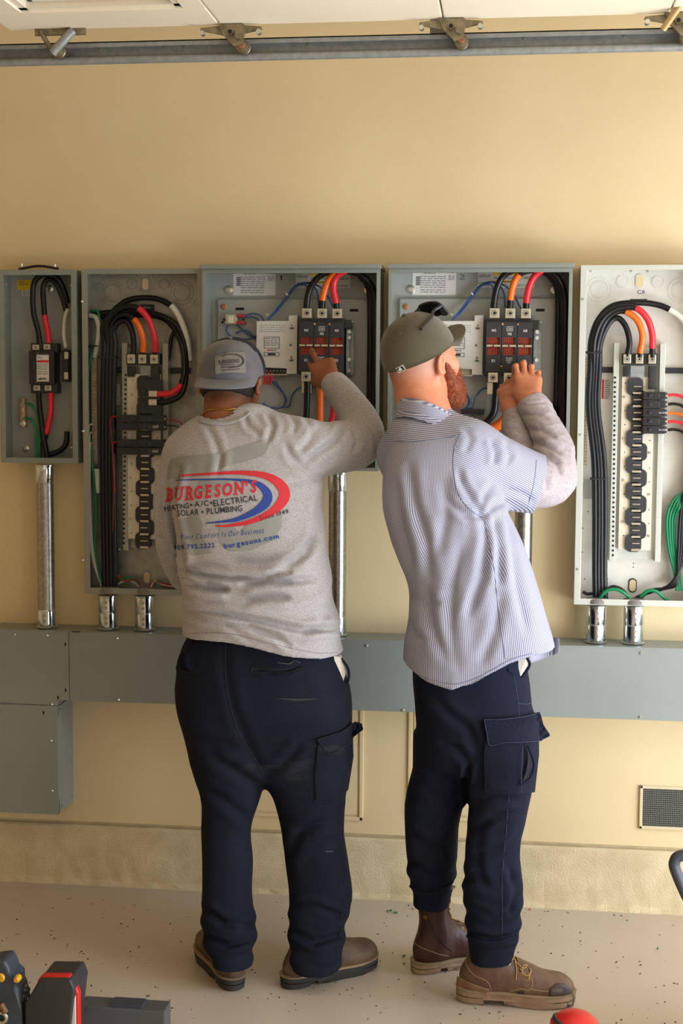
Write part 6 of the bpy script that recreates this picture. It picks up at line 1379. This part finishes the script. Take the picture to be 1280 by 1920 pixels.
# trousers
F2t = [([(820, 1310), (850, 1340), (880, 1360), (900, 1400)], .006, 8), ([(884, 1425), (860, 1400), (830, 1390)], .006, 7), ([(885, 1500), (930, 1490), (985, 1500)], .005, 8), ([(880, 1560), (930, 1530), (985, 1515)], .007, 8), ([(985, 1560), (960, 1585), (900, 1600)], .007, 8), ([(880, 1640), (930, 1660), (985, 1640)], .005, 9), ([(770, 1560), (810, 1590), (862, 1580)], .006, 9), ([(768, 1610), (810, 1640), (860, 1632)], .007, 7), ([(800, 1480), (850, 1500), (880, 1470)], .005, 9),
       ([(888, 1700), (930, 1715), (985, 1690)], .007, 7), ([(888, 1745), (930, 1758), (972, 1752), (985, 1735)], .008, 5), ([(960, 1620), (975, 1660), (965, 1710)], .006, 6), ([(884, 1430), (880, 1470), (884, 1510)], .012, 5), ([(910, 1540), (900, 1600), (915, 1660)], .004, 8)]
tr2, bt2 = trousers(per2, T2_hip, L2a, L2b, navy2, 'navy blue cargo work trousers with turned-up hems', 57, F2t, bunch=((820, 1600, 1660), (930, 1660, 1740)))
poly_on('cargo_pocket', bt2, [(916, 1352), (1009, 1345), (1010, 1410), (1003, 1480), (960, 1484), (917, 1481), (913, 1420)], navy2, tr2, off=.001, thick=.007, maxe=12)
pocket_flap(bt2, tr2, [(910, 1351), (960, 1347), (1009, 1340), (1014, 1358), (1026, 1376), (1010, 1384), (985, 1386), (950, 1386), (923, 1391), (916, 1372)], navy2, stitch2, .012)
poly_on('pocket_slit', bt2, [(986, 1395), (993, 1425), (988, 1448), (978, 1460), (984, 1440), (987, 1415)], mat('deep_fold', srgb(15, 18, 30), .9), tr2, off=.017)
seam('slit_edge', bt2, [(986, 1392), (996, 1425), (990, 1450), (976, 1465)], navy2, tr2, .003, .017); seam('pocket_seam', bt2, [(978, 1392), (977, 1440), (976, 1480)], stitch2, tr2, .0012, .0165)
for p in ([(966, 1262), (973, 1300), (978, 1345)], [(960, 1484), (955, 1560), (949, 1640), (950, 1700), (950, 1755)], [(975, 1315), (990, 1316), (1003, 1314)]): seam('side_seam', bt2, p, stitch2, tr2, .001)
for pts, zt in (([(884, 1752), (915, 1764), (950, 1762), (978, 1752)], 0), ([(778, 1660), (800, 1672), (830, 1668), (856, 1650)], 0)): seam('turn_up_edge', bt2, pts, navy2, tr2, .0045, .0005, 8)
mb = MB(); n_ = [mb.bm.verts.new(Vector(p)+Vector((0, o, 0))) for o in (-.01, .03) for p in (W(974, 1226, -.66), W(990, 1226, -.66), W(994, 1240, -.655), W(984, 1256, -.66), W(976, 1268, -.665))]
mb.bm.faces.new(n_[:5]); mb.bm.faces.new(n_[5:][::-1]); [mb.bm.faces.new((n_[i], n_[(i+1) % 5], n_[5+(i+1) % 5], n_[5+i])) for i in range(5)]; mb.build('pocket_lining', lining_m, tr2, False, label='white lining of the gaping front pocket')
MB().tube([W(990, 1228, -.67), W(996, 1242, -.665), W(986, 1260, -.67), W(974, 1271, -.675), W(966, 1262, -.69), W(955, 1252, -.70)], .0035).build('pocket_edge', navy2, tr2)
# boots
bo, bb, PB = boot(per2, (-.250, -.560), (.85, .53), 'dark reddish brown lace-up boot on the rear foot', leather3, soletan, .235, L=.3, sole_h=.034)
seam('counter_seam', bb, [(786, 1766), (800, 1775), (830, 1786), (850, 1790)], welt_m, bo, .001); seam('back_seam', bb, [(812, 1722), (822, 1745), (840, 1768), (856, 1782)], stitch_m, bo, .0015)
eyelets(bo, bb, [(856, 1690), (866, 1720), (870, 1729), (876, 1738)], eye_m); seam('lace', bb, [(858, 1660), (860, 1695), (868, 1712), (872, 1730)], lace_m, bo, .0018, .002); eyelets(bo, bb, [(804, 1705), (806, 1718)], eye_m, .004)
MB().tube([W(793, 1678, -.57), W(815, 1667, -.59), W(845, 1665, -.57), W(860, 1660, -.55)], .004).build('frayed_tongue', leather2, bo)
bo, bb, PB = boot(per2, (-.124, -.705), (1, .03), 'dusty tan and brown leather lace-up boot on the front foot', leather2, soletan, .04, notch=True, L=.303, sole_h=.04)
counter = poly_on('heel_counter', bb, [(868, 1828), (900, 1842), (926, 1850), (933, 1868), (928, 1868), (900, 1862), (866, 1852)], mat('tan_counter_leather', srgb(150, 116, 84), .6, col2=srgb(124, 92, 66), nscale=20), bo, off=.0012, thick=.001, maxe=8, smooth=True)
poly_on('toe_cap', bb, [(1040, 1850), (1052, 1840), (1068, 1840), (1080, 1850), (1086, 1864), (1084, 1880), (1042, 1884)], mat('dark_toe_leather', srgb(66, 56, 56), .4), bo, off=.0012, thick=.001, maxe=8, smooth=True)
for p in ([(886, 1786), (884, 1806), (900, 1826), (924, 1838), (934, 1866)], [(870, 1828), (895, 1843), (926, 1854)], [(1003, 1850), (1030, 1854), (1044, 1852), (1070, 1842)], [(962, 1858), (985, 1850), (1003, 1852), (1008, 1838), (1000, 1820)]): seam('leather_seam', bb, p, welt_m, bo, .0011)
eyelets(bo, bb, [(964, 1802), (988, 1823), (1000, 1832)], eye_m, .0038)
for p in ([(968, 1798), (975, 1790), (982, 1800)], [(974, 1796), (978, 1815), (977, 1832)], [(988, 1823), (990, 1808), (996, 1806)], [(1000, 1832), (1004, 1818), (1002, 1812)], [(976, 1800), (990, 1812), (998, 1806)], [(984, 1812), (996, 1826), (1006, 1818)]): seam('lace', bb, p, lace_m, bo, .0018, .002)
poly_on('side_tab', bb, [(979, 1856), (992, 1854), (993, 1860), (980, 1862)], logo_dark, bo, off=.002)
# olive cap
cf = nrm([.62, .66, .44]); cu2 = (-.28, -.22, .92)
cc2 = W(782, 664, -.525)
cap2, bc2, fcc = cap_build(per2, cc2, cf, cu2, .093, .106, .112, olive, None, .056, -.02, 'olive green fitted cap tilted back', olive, None, bw=1.0, lean=.2)
eyelets(cap2, bc2, [(776, 592), (745, 624)], mat('olive_thread', srgb(120, 104, 66), .8), .0035)
pp = poly_on('white_emblem', bc2, [(738, 689), (752, 682), (758, 691), (744, 698)], paper_m, cap2, off=.0012); poly_on('emblem_fill', bc2, [(740, 690), (751, 684.3), (756, 691), (745, 696)], black_m, pp, off=.002)
poly_on('emblem_figure', bc2, [(744, 693), (745, 688), (748, 686.5), (750, 689), (752, 691), (747, 694)], paper_m, pp, off=.0028)
# sunglasses resting on the brim
g = thing('sunglasses', 'black sunglasses perched on the olive cap above the brim', 'sunglasses', tuple(W(820, 610, -.45)))
r_, f_, u_ = fcc
mir = lambda p: p-2*((p-cc2)@r_)*r_
def capp(px, py, off=.005):
    h = hit(bc2, px, py)
    while h[0] is None: px -= 2; h = hit(bc2, px, py)
    return np.array(h[0])+np.array(h[1])*off
A0, A1, A2 = capp(823, 588, .010), capp(803, 594), capp(784, 617)
lc0 = A0+f_*.042-u_*.008-r_*.024; R0 = nrm(r_-f_*.30); U0 = nrm(u_*.92-f_*.38)
for s in (1, -1):
    fm_ = (lambda p: p) if s == 1 else mir; md_ = (lambda v: v) if s == 1 else (lambda v: v-2*(v@r_)*r_)
    c = fm_(lc0); R2 = md_(R0); U2 = md_(U0); nn = np.cross(R2, U2); mb = MB(); n = 28; F_, B_ = [], []
    sq = lambda t: abs(t)**.75*np.sign(t)
    for i in range(n):
        t = 2*math.pi*i/n; p = c+R2*sq(math.cos(t))*.032+U2*sq(math.sin(t))*.023; F_.append(mb.bm.verts.new(p+nn*.0015)); B_.append(mb.bm.verts.new(p-nn*.0015))
    mb.bm.faces.new(F_); mb.bm.faces.new(B_[::-1]); [mb.bm.faces.new((F_[i], F_[(i+1) % n], B_[(i+1) % n], B_[i])) for i in range(n)]; mb.build('lens', lens_m, g)
    MB().tube([c+R2*sq(math.cos(t))*.033+U2*sq(math.sin(t))*.024 for t in np.linspace(0, 2*math.pi, 25)], .003, 8, step=1).build('frame_rim', black_m, g)
    MB().tube([c+R2*.03+U2*.012, fm_(A0), fm_(A1), fm_(A2)], .0042, 8).build('temple_arm', black_m, g)
base = (lc0+mir(lc0))/2
MB().tube([base+r_*-.008+u_*.006, base+f_*.003+u_*.009, base+r_*.008+u_*.006], .003, 8).build('bridge', black_m, g)
